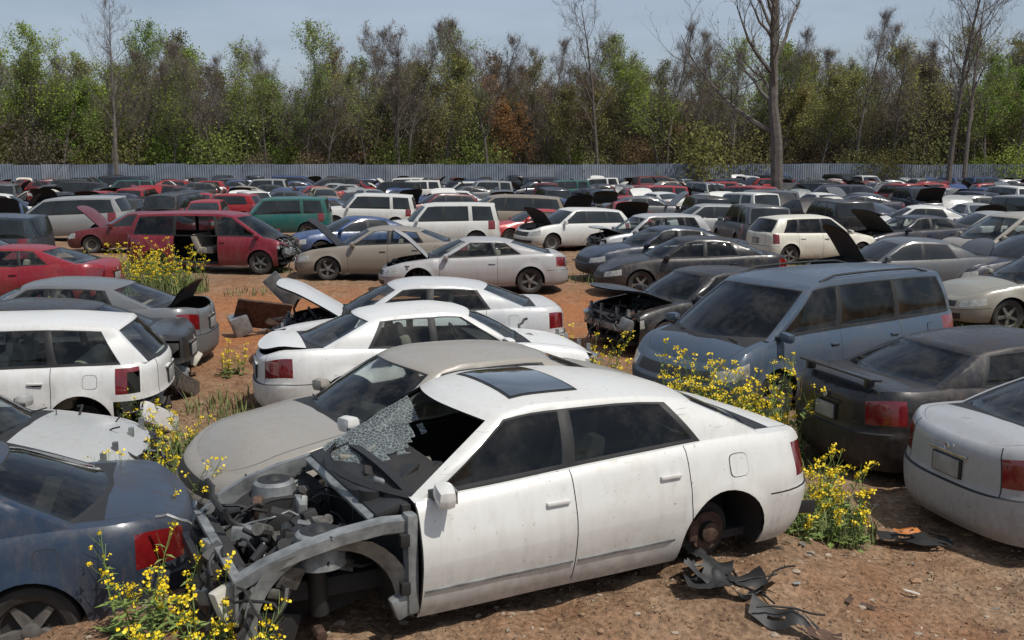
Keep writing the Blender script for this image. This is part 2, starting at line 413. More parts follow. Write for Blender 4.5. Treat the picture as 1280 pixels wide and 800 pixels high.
    if near:
        bm.normal_update()
        for q in range(ndent):
            dx=rnd.uniform(xr,xf); s_=rnd.choice((1,-1)); dz=rnd.uniform(.35,.95); rr_=rnd.uniform(.16,.34); dp=rnd.uniform(.010,.028)
            cpt=Vector((dx,s_*plan(dx)*.98,dz))
            for v in bm.verts:
                d2=(v.co-cpt).length
                if d2<rr_: v.co-=v.normal*dp*(1-(d2/rr_)**2)**2
        for v in bm.verts:
            if v.co.z<1.05: v.co+=v.normal*.005*noise.noise(v.co*2.3+Vector((seed,0,0)))
    if doormat is not None:
        for f in bm.faces:
            c=f.calc_center_median()
            if f[tag]==0 and f.material_index==PAINT and P['seams'][1]<c.x<P['seams'][0]: f.material_index=doormat
    if cut is not None:
        bmesh.ops.delete(bm,geom=[f for f in bm.faces if f.calc_center_median().x>cut and f[tag] not in(3,8,7,4)],context='FACES')
    if nofascia:
        bmesh.ops.delete(bm,geom=[f for f in bm.faces if f.calc_center_median().x>xf-lf*.75 and f[tag]==6],context='FACES')
    if norear:
        bmesh.ops.delete(bm,geom=[f for f in bm.faces if f[tag]==11],context='FACES')
    if nows: bmesh.ops.delete(bm,geom=[f for f in bm.faces if f[tag]==3],context='FACES')
    if slide:
        bmesh.ops.delete(bm,geom=[f for f in bm.faces if f.calc_center_median().y<0 and P['seams'][2]<f.calc_center_median().x<P['seams'][1] and f[tag] in(0,4,9) and f.calc_center_median().z>.3],context='FACES')
    def lift(tg,cx,ang):
        fs=[f for f in bm.faces if f[tag]==tg]
        if not fs: return
        bmesh.ops.split(bm,geom=fs)
        fs=[f for f in bm.faces if f[tag]==tg]
        vs=list({v for f in fs for v in f.verts})
        bmesh.ops.rotate(bm,verts=vs,cent=(cx,0,Zt(cx)+cr(cx)),matrix=Matrix.Rotation(ang,3,'Y'))
        for v in vs: v.co.z+=.02
        dn=bmesh.ops.duplicate(bm,geom=fs)
        nf=[g for g in dn['geom'] if isinstance(g,bmesh.types.BMFace)]
        for v in {v for f in nf for v in f.verts}: v.co-=v.normal*.025
        bmesh.ops.reverse_faces(bm,faces=nf)
        for f in nf: f.material_index=DARK
    if hood=='open': lift(1,P['xc']+.02,-rad(hood_ang))
    elif hood=='none': bmesh.ops.delete(bm,geom=[f for f in bm.faces if f[tag]==1],context='FACES')
    if trunk=='open': lift(2,P['xd']-.02,rad(trunk_ang))
    if near:
        gf=[f for f in bm.faces if f.material_index==GLASS]
        res=bmesh.ops.inset_region(bm,faces=gf,thickness=.013,depth=-.007,use_even_offset=True,use_boundary=True)
        for f in res['faces']: f.material_index=BLACK
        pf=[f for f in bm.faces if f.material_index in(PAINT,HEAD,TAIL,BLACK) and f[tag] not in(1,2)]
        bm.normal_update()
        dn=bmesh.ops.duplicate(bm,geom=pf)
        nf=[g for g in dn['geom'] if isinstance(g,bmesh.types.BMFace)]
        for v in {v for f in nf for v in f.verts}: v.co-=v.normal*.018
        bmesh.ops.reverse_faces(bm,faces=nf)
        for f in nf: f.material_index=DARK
    bm.verts.index_update()
    mb=MB()
    mb.add([v.co.copy() for v in bm.verts],[[v.index for v in f.verts] for f in bm.faces],[f.material_index for f in bm.faces])
    bm.free()
    for wi,xw in enumerate((wb/2,-wb/2)):
        if cut is not None and xw>0: continue
        for s_ in(1,-1):
            pts=[(xw+(R+.004)*math.cos(rad(a)),zw+(R+.004)*math.sin(rad(a))) for a in range(-15,196,15)]
            vs=[];fs=[];m=len(pts)
            for (x,z) in pts: vs+= [(x,s_*(sy(x,z)-.012),z),(x,s_*.42,z)]
            for i in range(m-1): fs.append((2*i,2*i+2,2*i+3,2*i+1))
            c=len(vs); vs.append((xw,s_*.42,zs))
            for i in range(m-1): fs.append((2*i+1,2*i+3,c))
            mb.add(vs,fs,DARK)
    fx=(cut if cut is not None else xf-.35)
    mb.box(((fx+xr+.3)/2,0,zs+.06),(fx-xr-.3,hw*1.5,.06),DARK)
    mb.cyl((xr+.12,-.45,zs+.02),(xr+.9,-.42,zs+.0),.035,8,RUST)
    seg=28 if near else 12
    for wi,(xw,s_) in enumerate(((wb/2,1),(wb/2,-1),(-wb/2,1),(-wb/2,-1))):
        yc=hw-.14; M=Matrix.Translation((xw,s_*yc,zw-.005))@(Matrix.Rotation(0 if s_>0 else math.pi,4,'Z'))
        rt=min(zw-.005,R-.035)
        if wheels[wi]==1:
            tp=[(.19,-.09),(rt-.05,-.105),(rt-.012,-.09),(rt,-.06),(rt,.06),(rt-.012,.09),(rt-.05,.105),(.215,.088),(.205,.07)]
            mb.lathe(tp,seg,TIRE,M)
            if near:
                mb.lathe([(.208,.088),(.20,.075),(.19,.03),(.0001,.02)],seg,[RIM,RIM,DARK],M)
                ns_=5 if rimstyle==0 else 7
                for q in range(ns_):
                    a=q*360/ns_+13
                    MM=M@Matrix.Rotation(rad(a),4,'Y')
                    mb.add([(.03,.075,-.03),(.03,.075,.03),(.20,.07,.022),(.20,.07,-.022),(.03,.03,-.035),(.03,.03,.035),(.20,.03,.03),(.20,.03,-.03)],
                           [(0,1,2,3),(4,7,6,5),(0,3,7,4),(1,5,6,2)],RIM,MM)
                mb.lathe([(.062,.03),(.06,.082),(.045,.088),(.0001,.088)],12,RIM,M)
            else:
                mb.lathe([(.205,.08),(.15,.05),(.0001,.06)],seg,[RIM,DARK],M)
        elif wheels[wi]==0:
            M2=M@Matrix.Translation((0,-.09,0))
            mb.lathe([(.0001,-.05),(.19,-.05),(.20,-.02),(.14,-.01),(.145,.01),(.14,.02),(.075,.02),(.07,.06),(.035,.075),(.0001,.075)],26,[DARK,DARK,DARK,RUST,RUST,RUST,DARK,RUST,RUST],M2)
            mb.box((xw+.13,s_*(yc-.1),zw+.02),(.08,.10,.16),RUST,bev=.02)
            mb.cyl((xw,s_*.3,zw-.02),(xw,s_*(yc-.07),zw),.03,8,RUST)
            mb.cyl((xw-.05,s_*(yc-.24),zw+.02),(xw-.06,s_*(yc-.29),zw+.42),.05,10,BLACK)
            mb.cyl((xw-.05,s_*(yc-.2),zw-.1),(xw-.06,s_*(.3),zw-.16),.025,8,RUST)
    xm=S[0][0]-.10
    for s_ in(1,-1):
        if extra=='nomirror' : break
        y=s_*(plan(xm)*sp(1)*gb); z=ztop(xm,y)+.05
        if near:
            mb.box((xm,y+s_*.15,z),(.12,.20,.125),PAINT,rot=(s_*-6,0,s_*-10),bev=.055)
            mb.box((xm-.06,y+s_*.15,z),(.006,.145,.08),CHROME,rot=(0,0,s_*-8))
            mb.box((xm+.01,y+s_*.03,z-.03),(.06,.10,.05),BLACK,bev=.01)
            for hx in (P['seams'][1]+.13,P['seams'][-1]+.16 if len(P['seams'])>2 else None):
                if hx is None: continue
                hz=Zt(hx)-.15
                if slide and s_<0 and hx<P['seams'][1]: continue
                yy=sy(hx,hz)
                mb.box((hx,s_*(yy+.012),hz),(.17,.03,.028),PAINT,bev=.013)
                mb.box((hx,s_*(yy+.001),hz-.012),(.13,.008,.045),DARK,bev=.003)
        else:
            mb.box((xm,y+s_*.14,z),(.10,.18,.13),PAINT,bev=.03)
    if near:
        segs=[(P['seams'][0]-.02,P['seams'][1]+.02)]
        if len(P['seams'])>2: segs.append((P['seams'][1]-.02,P['seams'][2]+.06))
        if strip:
            for s_ in(1,-1):
                for (a,b) in segs:
                    vs=[];fs=[];m=10
                    for i in range(m+1):
                        x=a+(b-a)*i/m
                        for z,o in((.38,-.012),(.383,.008),(.398,.008),(.402,-.012)):
                            vs.append((x,s_*(sy(x,z)+o),z))
                    for i in range(m):
                        for j in range(3): q=4*i+j; fs.append((q,q+4,q+5,q+1))
                    mb.add(vs,fs,METAL)
        fx_=-wb/2-.12
        for (d,o,mt) in((.080,.002,BLACK),(.076,.005,PAINT)):
            vs=[];K=16
            zc=Zt(fx_)-.16
            for k in range(K):
                a=2*math.pi*k/K; ca,sa=math.cos(a),math.sin(a)
                x=fx_+d*math.copysign(abs(ca)**.5,ca); z=zc+d*math.copysign(abs(sa)**.5,sa); vs.append((x,sy(x,z)+o,z))
            mb.add(vs,[tuple(range(K))],mt)
        zp=zs+(Zt(xr)-zs)*.68; xo=.03
        mb.box((xr+xo+.012,0,zp),(.02,.36,.17),BLACK,bev=.006); mb.box((xr+xo,0,zp),(.02,.31,.15),PLATE,bev=.004)
        mb.box((xr+xo+.015,0,zp+.115),(.03,.46,.022),CHROME if rnd.random()<.4 else PAINT,bev=.006)
        mb.lathe([(.0001,.0),(.03,.0),(.034,.006),(.03,.012)],16,CHROME,Matrix.Translation((xr+xo+.004,0,zp+.16))@Matrix.Rotation(rad(90),4,'Z'))
        if xA>0:
            sh=Zt(0)-.92
            for s_ in(1,-1):
                bx=xA-.98
                mb.box((bx,s_*.37,.50+sh),(.5,.5,.16),SEAT,bev=.06)
                mb.box((bx-.30,s_*.37,.80+sh),(.14,.48,.58),SEAT,rot=(0,-14,0),bev=.06)
                mb.box((bx-.39,s_*.37,1.13+sh),(.09,.24,.17),SEAT,rot=(0,-10,0),bev=.04)
            mb.box((xA-1.80,0,.50+sh),(.5,1.25,.18),SEAT,bev=.06)
            mb.box((xA-2.08,0,.74+sh),(.16,1.25,.46),SEAT,rot=(0,-18,0),bev=.06)
            mb.box((xA-.12,0,.82+sh),(.42,1.38,.20),DARK,rot=(0,8,0),bev=.05)
            mb.lathe([(.17,-.012),(.185,0),(.17,.012),(.158,0),(.17,-.012)],20,BLACK,Matrix.Translation((xA-.44,.37,.90+sh))@Euler((0,0,rad(90))).to_matrix().to_4x4()@Euler((rad(-25),0,0)).to_matrix().to_4x4())
        if not nows and xA>0:
            for y0_ in(.1,.62):
                mb.cyl((P['xc']-.08,y0_,ztop(P['xc'],0)+.01),(P['xc']-.13-.15*y0_,y0_-.55,ztop(P['xc'],0)+.045),.008,5,BLACK)
    if rails:
        for s_ in(1,-1):
            pts=[]
            for i in range(9):
                x=.45-2.3*i/8; y=P['yr']*.90; pts.append((x,s_*y,zroof(x,y)+(.045 if 0<i<8 else .0)))
            mb.tube(pts,.016,6,BLACK)
    if hood!='closed' or cut is not None or nofascia:
        e0=P['xc']-.1
        engine(mb,e0,(1.78 if cut is not None else xf-.35),hw*.72,zs+.15,Zt(xf-.6)-(.13 if cut is not None else .02),rnd,near)
        if cut is None:
            mb.box(((e0+xf-.4)/2,0,zs+.2),(xf-.4-e0,hw*1.6,.05),DARK)
            mb.box((e0+.02,0,zs+.4),(.04,hw*1.6,.5),DARK)
    if nofascia:
        x=xf-.30
        mb.box((x,0,zs+.30),(.08,1.35,.11),METAL,bev=.01); mb.box((x-.08,0,Zt(x)-.03),(.06,1.3,.05),METAL,bev=.01)
        for y in(-.6,-.25,.25,.6): mb.box((x-.06,y,zs+.42),(.04,.05,.42),METAL)
        mb.box((x-.10,0,zs+.36),(.04,1.0,.36),DARK)
        if near:
            for i in range(18):
                p=Vector((x+rnd.uniform(-.1,.1),rnd.uniform(-.7,.7),rnd.uniform(.4,.75))); pts=[p]; d=Vector((.3,0,-.2))
                for k in range(6):
                    d=(d+Vector((rnd.uniform(-.5,.5),rnd.uniform(-.7,.7),rnd.uniform(-.7,.4)))).normalized(); pts.append(pts[-1]+d*.07)
                mb.tube(pts,rnd.choice([.006,.01,.014]),5,rnd.choice([BLACK,METAL,DARK]))
            for s_ in (1,-1):
                mb.box((x-.02,s_*.62,zs+.38),(.16,.22,.2),rnd.choice([HEAD,BLACK,METAL]),rot=(rnd.uniform(-20,20),rnd.uniform(-20,20),s_*20),bev=.03)
    if norear:
        x=xr+.22
        mb.box((x,0,zs+.28),(.08,1.45,.12),METAL,bev=.01); mb.box((x+.08,0,zs+.2),(.05,1.5,.42),DARK)
        mb.box((x-.12,.55,zs+.10),(.10,.75,.26),PAINT,rot=(28,12,-16),bev=.04)
        for i in range(12):
            mb.box((x+rnd.uniform(-.05,.05),rnd.uniform(-.75,.75),zs+rnd.uniform(.05,.5)),[rnd.uniform(.05,.22) for _ in range(3)],rnd.choice([BLACK,DARK,METAL,WPL,BLACK]),rot=[rnd.uniform(-35,35) for _ in range(3)],bev=.012)
        for i in range(8):
            p=Vector((x,rnd.uniform(-.8,.8),zs+.4)); pts=[p]; d=Vector((-.2,0,-.5))
            for k in range(6):
                d=(d+Vector((rnd.uniform(-.5,.5),rnd.uniform(-.6,.6),rnd.uniform(-.6,.3)))).normalized(); pts.append(pts[-1]+d*.07)
            mb.tube(pts,.008,5,BLACK)
    if sunroof:
        a=9
        for (x0,x1,yy,o) in((.05,-.47,.43,.004),(.03,-.45,.405,.007)):
            vs=[];fs=[]
            for i in range(a):
                for j in range(a):
                    x=x0+(x1-x0)*i/(a-1); y=-yy+2*yy*j/(a-1); vs.append((x,y,zroof(x,y)+o))
            for i in range(a-1):
                for j in range(a-1):
                    q=i*a+j; fs.append((q,q+a,q+a+1,q+1))
            mb.add(vs,fs,BLACK if yy>.42 else 16)
    if spoiler:
        xx=xr+.18
        mb.box((xx,0,ztop(xx,0)+.085),(.15,1.22,.026),PAINT,rot=(0,6,0),bev=.012)
        for y in(-.5,.5): mb.box((xx,y,ztop(xx,y)+.045),(.10,.05,.09),PAINT,bev=.012)
    return mb,dict(sy=sy,plan=plan,ztop=ztop,zroof=zroof,Zt=Zt)
def engine(mb,x0,x1,yw,z0,z1,rnd,near):
    n=80 if near else 10
    mats=[DARK,DARK,BLACK,BLACK,ALU,ALU,METAL,RUST,BLACK]
    mb.box(((x0+x1)/2-.05,-.05,(z0+z1)/2-.05),((x1-x0)*.5,yw*.95,(z1-z0)*.7),ALU if near else DARK,bev=.04)
    for i in range(n):
        x=rnd.uniform(x0+.08,x1-.02); y=rnd.uniform(-yw,yw); z=rnd.uniform(z0+.1,z1-.02)
        d=[rnd.uniform(.04,.16) for _ in range(3)]; mt=rnd.choice(mats)
        if rnd.random()<.5:
            mb.box((x,y,z),d,mt,rot=[rnd.uniform(-25,25) for _ in range(3)],bev=.012 if near else 0)
        else:
            v=Vector((rnd.uniform(-1,1),rnd.uniform(-1,1),rnd.uniform(-.4,.8))).normalized()*rnd.uniform(.04,.13)
            p=Vector((x,y,z)); mb.cyl(p-v,p+v,rnd.uniform(.012,.045),10 if near else 6,mt)
    if near:
        for i in range(34):
            p=Vector((rnd.uniform(x0,x1),rnd.uniform(-yw,yw),rnd.uniform(z0+.15,z1+.03))); pts=[p]
            d=Vector((rnd.uniform(-1,1),rnd.uniform(-1,1),rnd.uniform(-.3,.5)))
            for k in range(6):
                d=(d+Vector((rnd.uniform(-.6,.6),rnd.uniform(-.6,.6),rnd.uniform(-.6,.35)))).normalized(); pts.append(pts[-1]+d*.07)
            mb.tube(pts,rnd.choice([.006,.008,.012,.02]),6,rnd.choice([BLACK,BLACK,DARK,METAL]))
        mb.cyl((x1-.35,yw*.75,z1-.16),(x1-.35,yw*.75,z1+.02),.065,14,WPL)
        mb.cyl((x1-.35,yw*.75,z1+.02),(x1-.35,yw*.75,z1+.05),.035,12,BLACK)

# ------------------------------------------------------------------ terrain
HC=(-.24,6.81); HA=rad(207.4)
def gz(x,y,fine=True):
    v=.05*noise.noise((x*.16,y*.16,3.1))
    if abs(x)<30 and -5<y<60:
        v+=.035*noise.noise((x*.7,y*.7,1.7))
        if fine:
            v+=.040*noise.noise((x*2.3,y*2.3,5.7))+.028*noise.noise((x*6.1,y*6.1,.7))+.014*noise.noise((x*14,y*14,.7))
    dx,dy=x-HC[0],y-HC[1]
    lx=dx*math.cos(HA)+dy*math.sin(HA); ly=-dx*math.sin(HA)+dy*math.cos(HA)
    ex=max(abs(lx)-2.0,0); ey=max(abs(ly)-.75,0)
    v+=.31*math.exp(-((ex*ex+ey*ey)/.9))
    return v
def axis(a,b,fine,lo,hi,growth=1.12):
    xs=list(np.arange(lo,hi+1e-6,fine)); st=fine
    x=hi
    while x<b: st=min(st*growth,25); x+=st; xs.append(x)
    st=fine; x=lo
    while x>a: st=min(st*growth,25); x-=st; xs.insert(0,x)
    return xs
xs=axis(-420,420,.05,-5,5.5,1.06); ys=axis(-60,700,.05,4,12,1.05)
vs=[(x,y,gz(x,y)) for y in ys for x in xs]
nx=len(xs); fs=[(j*nx+i,j*nx+i+1,(j+1)*nx+i+1,(j+1)*nx+i) for j in range(len(ys)-1) for i in range(nx-1)]
me=bpy.data.meshes.new('ground'); me.from_pydata(vs,[],fs); me.polygons.foreach_set('use_smooth',[True]*len(fs))
m,nt,b=newmat('dirt')
tc=nt.nodes.new('ShaderNodeTexCoord'); P_=tc.outputs['Object']
nA=noise_n(nt,P_,.35,5,.65); nB=noise_n(nt,P_,2.6,7,.72); nC=noise_n(nt,P_,22,4,.7); nD=noise_n(nt,P_,.9,4,.6)
c1=ramp(nt,nA.outputs[0],[(.3,(.22,.135,.08)),(.55,(.33,.225,.145)),(.75,(.40,.30,.205))])
c2=ramp(nt,nB.outputs[0],[(.32,(.075,.042,.024)),(.5,(.26,.165,.10)),(.72,(.42,.31,.215))])
c=mixc(nt,.6,c1.outputs[0],c2.outputs[0])
sep=nt.nodes.new('ShaderNodeSeparateXYZ'); L(nt,P_,sep.inputs[0])
def band(o,c0,w,k=1.5):
    a=math_n(nt,'ABSOLUTE',math_n(nt,'SUBTRACT',o,c0)); a=math_n(nt,'DIVIDE',a,w); return math_n(nt,'SUBTRACT',k,a,True)
zone=math_n(nt,'MULTIPLY',band(sep.outputs[0],-1.5,7.5),band(sep.outputs[1],20.0,4.5))
zone=math_n(nt,'MULTIPLY',zone,ramp(nt,nD.outputs[0],[(.30,.25),(.48,1)]).outputs[0])
z2=ramp(nt,noise_n(nt,P_,.5,5,.6).outputs[0],[(.5,0),(.66,.6)])
c=mixc(nt,z2.outputs[0],c,(.24,.11,.055))
rc_=mixc(nt,nB.outputs[0],(.26,.085,.03),(.50,.21,.085))
c=mixc(nt,math_n(nt,'MULTIPLY',zone,.85),c,rc_)
g=ramp(nt,nC.outputs[0],[(.32,.45),(.65,1.2)])
c=mixc(nt,1.0,c,g.outputs[0],'MULTIPLY')
vor=nt.nodes.new('ShaderNodeTexVoronoi'); vor.inputs['Scale'].default_value=16; L(nt,P_,vor.inputs['Vector'])
pv=ramp(nt,vor.outputs['Distance'],[(.08,1),(.2,0)])
c=mixc(nt,math_n(nt,'MULTIPLY',pv.outputs[0],.3),c,(.36,.29,.22))
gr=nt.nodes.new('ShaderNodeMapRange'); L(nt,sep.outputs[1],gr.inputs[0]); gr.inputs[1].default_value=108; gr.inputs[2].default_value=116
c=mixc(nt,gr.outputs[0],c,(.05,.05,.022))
L(nt,c,b.inputs['Base Color']); b.inputs['Roughness'].default_value=.95; b.inputs['Specular IOR Level'].default_value=.15
hh=math_n(nt,'ADD',math_n(nt,'MULTIPLY',nC.outputs[0],.35),math_n(nt,'ADD',nB.outputs[0],math_n(nt,'MULTIPLY',pv.outputs[0],.25)))
bump(nt,b,hh,1.0,.08)
me.materials.append(m); obj('ground',me)

# ------------------------------------------------------------------ cars
def carmesh(name,P,**k):
    near=k.get('near',True)
    mb,info=build_car(P,**k)
    mats=list(SLOT)
    if not near: mats[GLASS]=M_FG
    elif k.get('tint')=='dark': mats[GLASS]=M_GDARK
    return mb.mesh(name,mats),info,mb
placed=[]
def place(name,me,x,y,head,color,z=0,pitch=0,roll=0):
    o=obj(name,me,(x,y,gz(x,y,False)+z),color=color); placed.append((x,y,head))
    o.rotation_euler=Euler((rad(roll),rad(pitch),rad(head)),'XYZ'); return o

WHITE=(.62,.62,.59)
mb,inf=build_car(HERO,cut=.885,wheels=(2,2,0,0),nows=True,sunroof=True,strip=True,seed=3,tint='dark',ndent=3)
sy=inf['sy']
def beam(a,b,w,h,mat,bev=.008):
    a=Vector(a);b=Vector(b); d=b-a; M=Matrix.Translation((a+b)/2)@d.to_track_quat('X','Z').to_matrix().to_4x4()
    mb.box((0,0,0),(d.length,w,h),mat,bev=bev,M=M)
def prof_sheet(pts_a,pts_b,mat):
    vs=list(pts_a)+list(pts_b); n_=len(pts_a)
    mb.add(vs,[(i,i+1,n_+i+1,n_+i) for i in range(n_-1)],mat)
FX=-.12
for s_ in(1,-1):
    pts=[(.86,.80,.83),(1.05,.77,.835),(1.3,.74,.80),(1.55,.71,.74),(1.75,.66,.66),(1.9,.60,.56)]
    tp=[Vector((x,s_*(y+.03),z)) for x,y,z in pts]; ti=[Vector((x,s_*(y-.05),z+.012)) for x,y,z in pts]; bo=[Vector((x,s_*(y+.03),z-.07)) for x,y,z in pts]
    prof_sheet(tp,ti,METAL); prof_sheet(tp,bo,METAL); prof_sheet(ti,[Vector((p.x,p.y,p.z-.12)) for p in ti],METAL)
    arch=[]
    for a in range(-10,191,10):
        arch.append((1.38+.42*math.cos(rad(a)),s_*.70,.28+.40*math.sin(rad(a))))
    top=[(1.38+.50*math.cos(rad(a)),s_*(.755-.05*math.cos(rad(a))),max(.20,min(.74-.10*max(0,math.cos(rad(a))),.30+.49*math.sin(rad(a))))) for a in range(-10,191,10)]
    prof_sheet(arch,top,METAL)
    inn=[(x,s_*.34,z) for x,_,z in arch]; prof_sheet(arch,inn,DARK)
    mb.add([(x,s_*.345,z) for x,_,z in arch]+[(1.4,s_*.345,.10)],[(i,i+1,len(arch)) for i in range(len(arch)-1)],DARK)
    mb.box((.90,s_*.80,.56),(.07,.10,.62),METAL,bev=.02)
    mb.box((.96,s_*.79,.30),(.12,.08,.14),METAL,rot=(0,20,0),bev=.02)
    for z in(.42,.72): mb.box((.95,s_*.83,z),(.06,.05,.08),BLACK,bev=.01)
    mb.lathe([(.17,-.18),(.14,.0),(.115,.02),(.06,.025),(.03,.05),(.0001,.055)],20,[METAL,METAL,BLACK,BLACK,BLACK],Matrix.Translation((1.38,s_*.54,.74))@Matrix.Rotation(rad(90),4,'X'))
    mb.cyl((1.40,s_*.52,.62),(1.38,s_*.50,.22),.06,12,BLACK)
    mb.cyl((1.40,s_*.30,.14),(1.40,s_*.62,.12),.035,8,RUST)
    beam((.9,s_*.45,.36),(2.05+FX,s_*.48,.40),.09,.12,DARK)
    beam((1.9+FX,s_*.62,.56),(2.02+FX,s_*.60,.30),.08,.03,METAL)
mb.box((.90,0,.60),(.05,1.5,.60),DARK)
mb.box((.98,0,.86),(.20,1.42,.06),BLACK,rot=(0,14,0),bev=.02)
mb.box((1.07,0,.83),(.10,1.35,.04),METAL,rot=(0,20,0),bev=.01)
beam((2.0+FX,-.62,.58),(2.0+FX,.62,.56),.06,.035,METAL); beam((2.03+FX,-.62,.26),(2.03+FX,.62,.26),.07,.07,DARK)
beam((2.08+FX,-.66,.40),(2.08+FX,.40,.38),.06,.08,BLACK)
for y in(-.6,-.2,.18,.6): beam((2.0+FX,y,.58),(2.02+FX,y,.26),.04,.02,METAL if y>0 else BLACK)
mb.box((1.93+FX,-.05,.42),(.05,1.0,.32),DARK,rot=(0,4,0))
mb.box((2.02+FX,.50,.32),(.14,.09,.36),WPL,rot=(10,15,20),bev=.02)
rr=random.Random(5)
for i in range(40):
    y=rr.uniform(-.6,.7); p=Vector((rr.uniform(1.75,1.95),y,rr.uniform(.30,.60))); pts=[p]; d=Vector((.1,0,.2))
    for k in range(7):
        d=(d+Vector((rr.uniform(-.6,.5),rr.uniform(-.7,.7),rr.uniform(-.75,.35)))).normalized(); pts.append(pts[-1]+d*.05)
    mb.tube(pts,rr.choice([.004,.006,.009,.012]),6,rr.choice([BLACK,BLACK,METAL,DARK]))
for i in range(20):
    mb.box((rr.uniform(1.8,1.98),rr.uniform(-.65,.65),rr.uniform(.2,.56)),[rr.uniform(.05,.18) for _ in range(3)],rr.choice([BLACK,DARK,METAL,BLACK]),rot=[rr.uniform(-40,40) for _ in range(3)],bev=.01)
mb.box((1.68,.50,.12),(.30,.08,.34),BLACK,rot=(0,-20,12),bev=.03)
mb.cyl((1.0,.42,.84),(1.0,.42,.93),.09,18,BLACK)
mb.box((-2.24,sy(-2.24,.44)+.0,.38),(.20,.012,.10),BLACK,rot=(0,0,-18),bev=.004)
for i in range(14):
    mb.box((.95-rr.random()*.5,rr.uniform(-.6,.5),.90+rr.random()*.05),(rr.uniform(.04,.2),rr.uniform(.04,.2),.03),[DARK,BLACK,METAL,SEAT][i%4],rot=[rr.uniform(-30,30) for _ in range(3)],bev=.01)
# caved-in laminated windscreen: a sagging, crazed sheet still held by the right pillar
vs=[];fs=[];K=16
for i in range(K):
    for j in range(K):
        u,v=i/(K-1),j/(K-1)
        x=1.0-.62*u; y=-.66+.80*v; z=.93+.33*u*(1-v)**.8-.03*math.sin(v*3.1)-.02
        z+=.025*noise.noise((u*5,v*5,2.0)); vs.append((x,y+.10*u*(1-v),z))
for i in range(K-1):
    for j in range(K-1):
        if j/(K-1)<.75-.5*abs(i/(K-1)-.35)+.25*noise.noise((i*.5,j*.5,8.)): q=i*K+j; fs.append((q,q+K,q+K+1,q+1))
mb.add(vs,fs,17)
def mat_crazed():
    m,nt,b=newmat('crazed_glass'); out=nt.nodes['Material Output']
    tc=nt.nodes.new('ShaderNodeTexCoord'); vo=nt.nodes.new('ShaderNodeTexVoronoi'); vo.feature='DISTANCE_TO_EDGE'; vo.inputs['Scale'].default_value=38; L(nt,tc.outputs['Object'],vo.inputs['Vector'])
    r=ramp(nt,vo.outputs['Distance'],[(.0,.85),(.10,.22)])
    tr=nt.nodes.new('ShaderNodeBsdfTransparent'); tr.inputs[0].default_value=(.7,.78,.76,1)
    b.inputs['Base Color'].default_value=(.30,.34,.34,1); b.inputs['Roughness'].default_value=.25
    mx=nt.nodes.new('ShaderNodeMixShader'); L(nt,r.outputs[0],mx.inputs[0]); L(nt,tr.outputs[0],mx.inputs[1]); L(nt,b.outputs[0],mx.inputs[2]); L(nt,mx.outputs[0],out.inputs[0]); return m
M_SUN=simple('sunroof_glass',(.03,.035,.04),.06,0,1,.2,2)
mats=list(SLOT); mats[GLASS]=M_GDARK; mats+= [M_SUN,mat_crazed()]
hero=mb.mesh('wrecked_white_sedan',mats)
place('wrecked_white_sedan',hero,HC[0]+.07,HC[1]-.02,207.2,WHITE,z=-.02)

def C(nm,P,x,y,h,col,z=0,pitch=0,roll=0,**k):
    me,_,_=carmesh(nm,P,**k); return place(nm,me,x,y,h,col,z,pitch,roll)
C('silver_sedan',SEDAN90,-.78,9.18,212,(.29,.27,.235),z=.05,strip=True,wheels=(1,1,0,1),seed=11)
C('white_sedan',SEDAN90,-1.0,13.2,18,(.66,.66,.64),z=-.08,wheels=(1,0,1,1),seed=12,nofascia=True,hood='closed',trunk='open',trunk_ang=7)
C('silver_sedan',SEDAN,-1.6,15.9,188,(.52,.53,.53),z=-.10,hood='open',hood_ang=38,nofascia=True,seed=13)
C('blue_minivan',MINIVAN,3.98,13.66,214,(.045,.072,.110),z=-.05,seed=14,tint='dark',rails=True)
C('black_sedan',SEDAN,5.58,10.85,17,(.008,.009,.012),z=-.03,seed=15,spoiler=True,wheels=(1,1,1,1),tint='dark')
C('silver_sedan',SEDAN,6.02,8.8,15,(.34,.35,.36),z=-.03,seed=16)
C('blue_sedan',SEDAN90,-4.66,6.5,198,(.013,.028,.055),z=-.14,seed=17,wheels=(1,1,1,1),tint='dark')
C('grey_sedan',SEDAN90,-5.55,8.85,5,(.38,.39,.38),z=-.14,seed=18,nofascia=True,wheels=(0,0,1,1))
C('white_wagon',WAGON,-6.3,11.6,190,(.64,.64,.62),z=-.10,seed=19,wheels=(1,1,0,0),strip=True,norear=True,ndent=9)
C('black_sedan',SEDAN,-6.9,13.6,187,(.014,.016,.019),seed=20,z=-.1,norear=True,tint='dark')
C('grey_sedan',SEDAN,-7.2,15.6,184,(.12,.13,.14),seed=21,trunk='open',z=-.06)
C('red_coupe',COUPE,-11.2,22.3,181,(.22,.006,.016),seed=22)
C('red_minivan',MINIVAN,-8.5,29.0,356,(.17,.004,.018),seed=23,slide=True,nofascia=True,hood='none',tint='dark')
C('grey_coupe',COUPE,-1.0,24.6,187,(.34,.34,.34),seed=24,hood='open',wheels=(0,0,1,1))
C('beige_sedan',SEDAN,-3.6,27.6,184,(.22,.195,.16),seed=25,hood='open',hoodmat=BLACK)
C('dark_sedan',SEDAN90,3.4,17.7,206,(.010,.012,.016),seed=26,hood='open',hood_ang=28,nofascia=True,z=-.05,tint='dark')
C('blue_sedan',SEDAN,4.1,27.4,192,(.007,.020,.045),seed=27,tint='dark')
C('black_sedan',SEDAN90,4.3,24.3,184,(.005,.006,.010),seed=28,tint='dark')
C('silver_suv',HATCH,4.4,32.3,197,(.32,.33,.34),seed=29,nofascia=True,hood='open',hood_ang=30)
C('white_hatchback',HATCH,9.5,31.8,18,(.62,.60,.51),seed=30,tint='dark')
